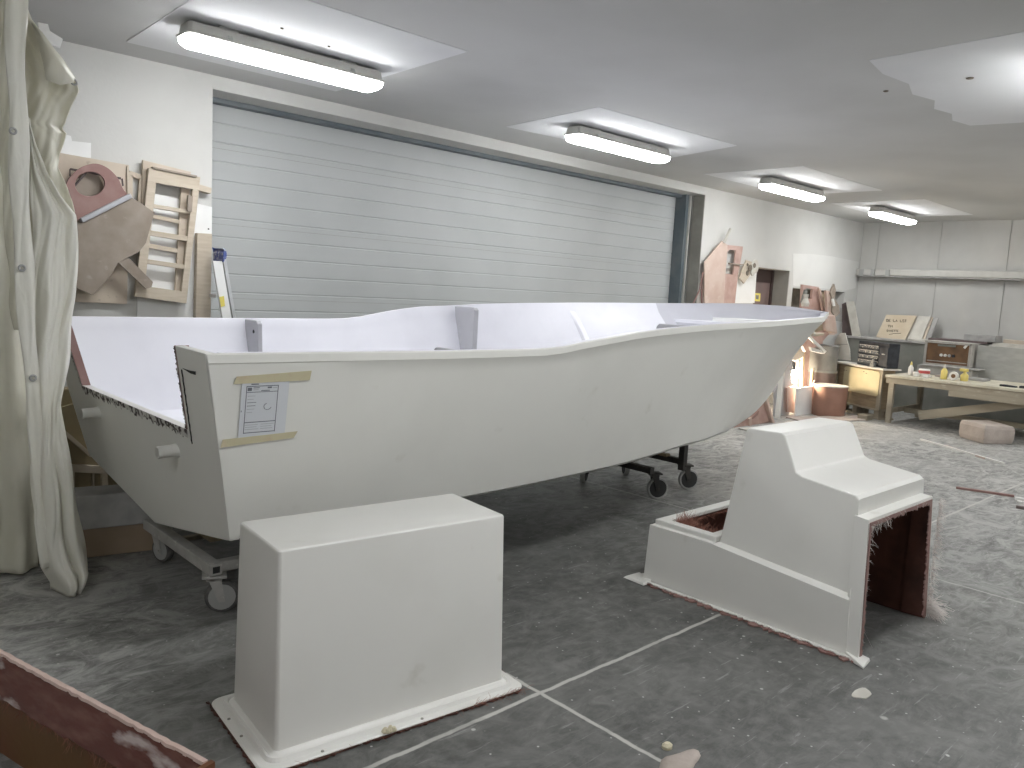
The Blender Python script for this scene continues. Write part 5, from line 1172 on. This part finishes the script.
# small things on the bench
def bp(px, py): return az(px, py, TZ)
def bottle(name, p, r, h, m, cap, lab):
    t = thing(name, lab, 'bottle', p)
    MB().lathe([(r*.9, 0), (r, .01), (r, h*.55), (r*.45, h*.72), (r*.4, h*.75)], p, 16).build('body', m, t, smooth=50)
    MB().lathe([(r*.42, h*.75), (r*.4, h*.85), (r*.12, h)], p, 12).build('nozzle', cap, t, smooth=50)
bottle('glue_bottle', Vector((11.98, 3.89, TZ)), .042, .21, 'glue', 'offwhite', 'yellow glue bottle with a pointed nozzle on the bench')
bottle('white_bottle', Vector((12.05, 4.36, TZ)), .035, .20, 'white', 'glue', 'white bottle at the left end of the bench')
t = thing('red_white_tub', 'white tub with a red label at the left end of the bench', 'tub', (12.1, 4.2, TZ))
MB().lathe([(.065, 0), (.07, .01), (.075, .10), (.07, .105)], (12.12, 4.20, TZ), 20).build('tub', 'white', t, smooth=50)
mb = MB(); mb.lathe([(.0755, .045), (.0765, .085), (.07, .086)], (12.12, 4.20, TZ), 20); mb.build('red_label', 'red', t)
tag(MB().lathe([(.04, 0), (.04, .06), (.03, .062)], (11.98, 4.26, TZ), 16).build('white_cup', 'white', smooth=50), 'small white cup in front of the tub with the red label', 'cup')
t = thing('spray_bottle', 'whitish trigger bottle right of the yellow glue bottle', 'bottle', (12.1, 3.70, TZ))
MB().lathe([(.045, 0), (.05, .01), (.05, .08), (.02, .11), (.02, .13)], (12.08, 3.66, TZ), 16).build('body', 'glue', t, smooth=50)
MB().box((12.04, 3.62, TZ+.13), (12.10, 3.72, TZ+.17)).build('trigger_head', 'glue', t, bevel=.006)
t = thing('tape_roll', 'white roll of tape on the bench beside the trigger bottle', 'tape roll', (12.0, 3.75, TZ))
mb = MB(); mb.lathe([(.03, -.025), (.058, -.025), (.06, 0), (.058, .025), (.03, .025)], (11.97, 3.76, TZ+.062), 20, rot('Y', PI/2)); mb.build('roll', 'white', t, smooth=40)
MB().lathe([(.029, -.027), (.029, .027)], (11.97, 3.76, TZ+.062), 16, rot('Y', PI/2)).build('core', 'rust', t)
mb = MB(); c_ = bp(1008, 387)
mb.tube([c_+Vector((.0, .10, .012)), c_+Vector((.02, .02, .014)), c_+Vector((-.02, -.10, .012))], [.012, .016, .008], 8); mb.tube([c_+Vector((.05, .10, .012)), c_+Vector((.02, .02, .014)), c_+Vector((.03, -.10, .012))], [.012, .016, .008], 8)
tag(mb.build('pliers', 'black'), 'dark pliers lying on the right of the bench', 'pliers')
flat('bench_offcut', 11.95, 12.10, 4.08, 4.16, TZ, TZ+.02, 'white', 'white offcut lying on the bench between tub and yellow bottle', 'offcut')
mb = MB(); c_ = bp(1022, 388); mb.box((c_.x-.06, c_.y-.12, TZ), (c_.x+.02, c_.y+.02, TZ+.03)); tag(mb.build('black_tool', 'black', bevel=.006), 'black tool on the bench at the right edge of the picture', 'tool')

# ------------------------------------------------------------------ loose things on the floor
def stick(name, pa, pb, r, m, lab, cat, z=None):
    a = az(*pa, 0); b = az(*pb, 0); d = (b-a).normalized(); n_ = Vector((-d.y, d.x, 0))*r
    mb = MB(); mb.hexa([a-n_, b-n_, b+n_, a+n_, a-n_+Vector((0, 0, r)), b-n_+Vector((0, 0, r)), b+n_+Vector((0, 0, r)), a+n_+Vector((0, 0, r))]); tag(mb.build(name, m), lab, cat)
stick('floor_lath', (921, 440), (1003.5, 464), .018, 'white', 'long thin white lath lying on the floor before the bench', 'lath')
stick('floor_lath', (945, 446), (985, 459), .014, 'grp_pink', 'pinkish lath lying along the long white lath', 'lath')
stick('dark_strip', (956, 488.5), (1014, 497), .018, 'grp_maroon', 'dark reddish strip on the floor across the white joint line', 'strip')
for k, (pa, pb, m, lab) in enumerate((((1015, 499.5), (1040, 503), 'white', 'upper white slat on the floor at the right edge'), ((1017, 503), (1042, 507), 'white', 'lower white slat on the floor at the right edge'), ((1016, 508), (1042, 512), 'dpurple', 'dark slat on the floor at the right edge'))): stick('floor_slat', pa, pb, .022, m, lab, 'slat')
p_ = az(862, 694, 0); mb = MB(); mb.loft([[Vector((p_.x+.055*math.cos(a)*(1+.2*math.sin(3*a)), p_.y+.035*math.sin(a)*(1+.15*math.cos(2*a)), z)) if s_ else Vector((p_.x+.05*math.cos(a), p_.y+.03*math.sin(a), z)) for a in [i*2*PI/20 for i in range(20)]] for z, s_ in ((.0, 1), (.003, 1), (.004, 0))])
tag(mb.build('resin_drip', 'offwhite'), 'flat whitish resin drip on the floor in front of the console', 'resin drip')
p_ = az(680, 764, 0); mb = MB()
mb.loft([[Vector((p_.x+.10*sc*math.cos(a)*(1+.2*math.sin(2*a+1)), p_.y+.05*sc*math.sin(a)*(1+.2*math.cos(3*a)), z)) for a in [i*2*PI/18 for i in range(18)]] for z, sc in ((.001, 1), (.008, .95), (.016, .6))])
tag(mb.build('floor_rag', 'stone', smooth=50), 'pinkish lump of dried resin on the white joint at the bottom edge', 'resin lump')
p_ = az(667, 748, 0); mb = MB(); mb.loft([[Vector((p_.x+.022*sc*math.cos(a), p_.y+.018*sc*math.sin(a), z)) for a in [i*2*PI/10 for i in range(10)]] for z, sc in ((.001, 1), (.012, 1), (.02, .5))]); tag(mb.build('resin_crumb', 'putty'), 'small pale crumb of resin beside the pinkish lump', 'resin lump')

# ------------------------------------------------------------------ camera, light, colour
cam = bpy.data.cameras.new('camera'); co = bpy.data.objects.new('camera', cam); C.objects.link(co)
cam.sensor_fit = 'HORIZONTAL'; cam.sensor_width = 36; cam.lens = F/1024*36; cam.clip_start = .02
Rm = Matrix((RW[0], tuple(-v for v in RW[1]), tuple(-v for v in RW[2]))).transposed()   # columns: camera x, y, z in the world
co.matrix_world = Matrix.Translation((0, 0, H)) @ Rm.to_4x4()
sc = bpy.context.scene; sc.camera = co
wd = bpy.data.worlds.new('world'); sc.world = wd; wd.use_nodes = True
wd.node_tree.nodes['Background'].inputs['Color'].default_value = (.02, .02, .02, 1)
sc.view_settings.view_transform = 'Standard'; sc.view_settings.look = 'None'; sc.view_settings.gamma = 1; sc.view_settings.use_curve_mapping = False
sc.view_settings.exposure = 0.63
sc.cycles.use_denoising = True
sc.cycles.max_bounces = 8; sc.cycles.diffuse_bounces = 5; sc.cycles.glossy_bounces = 3; sc.cycles.caustics_reflective = False; sc.cycles.caustics_refractive = False
sc.cycles.sample_clamp_indirect = 6
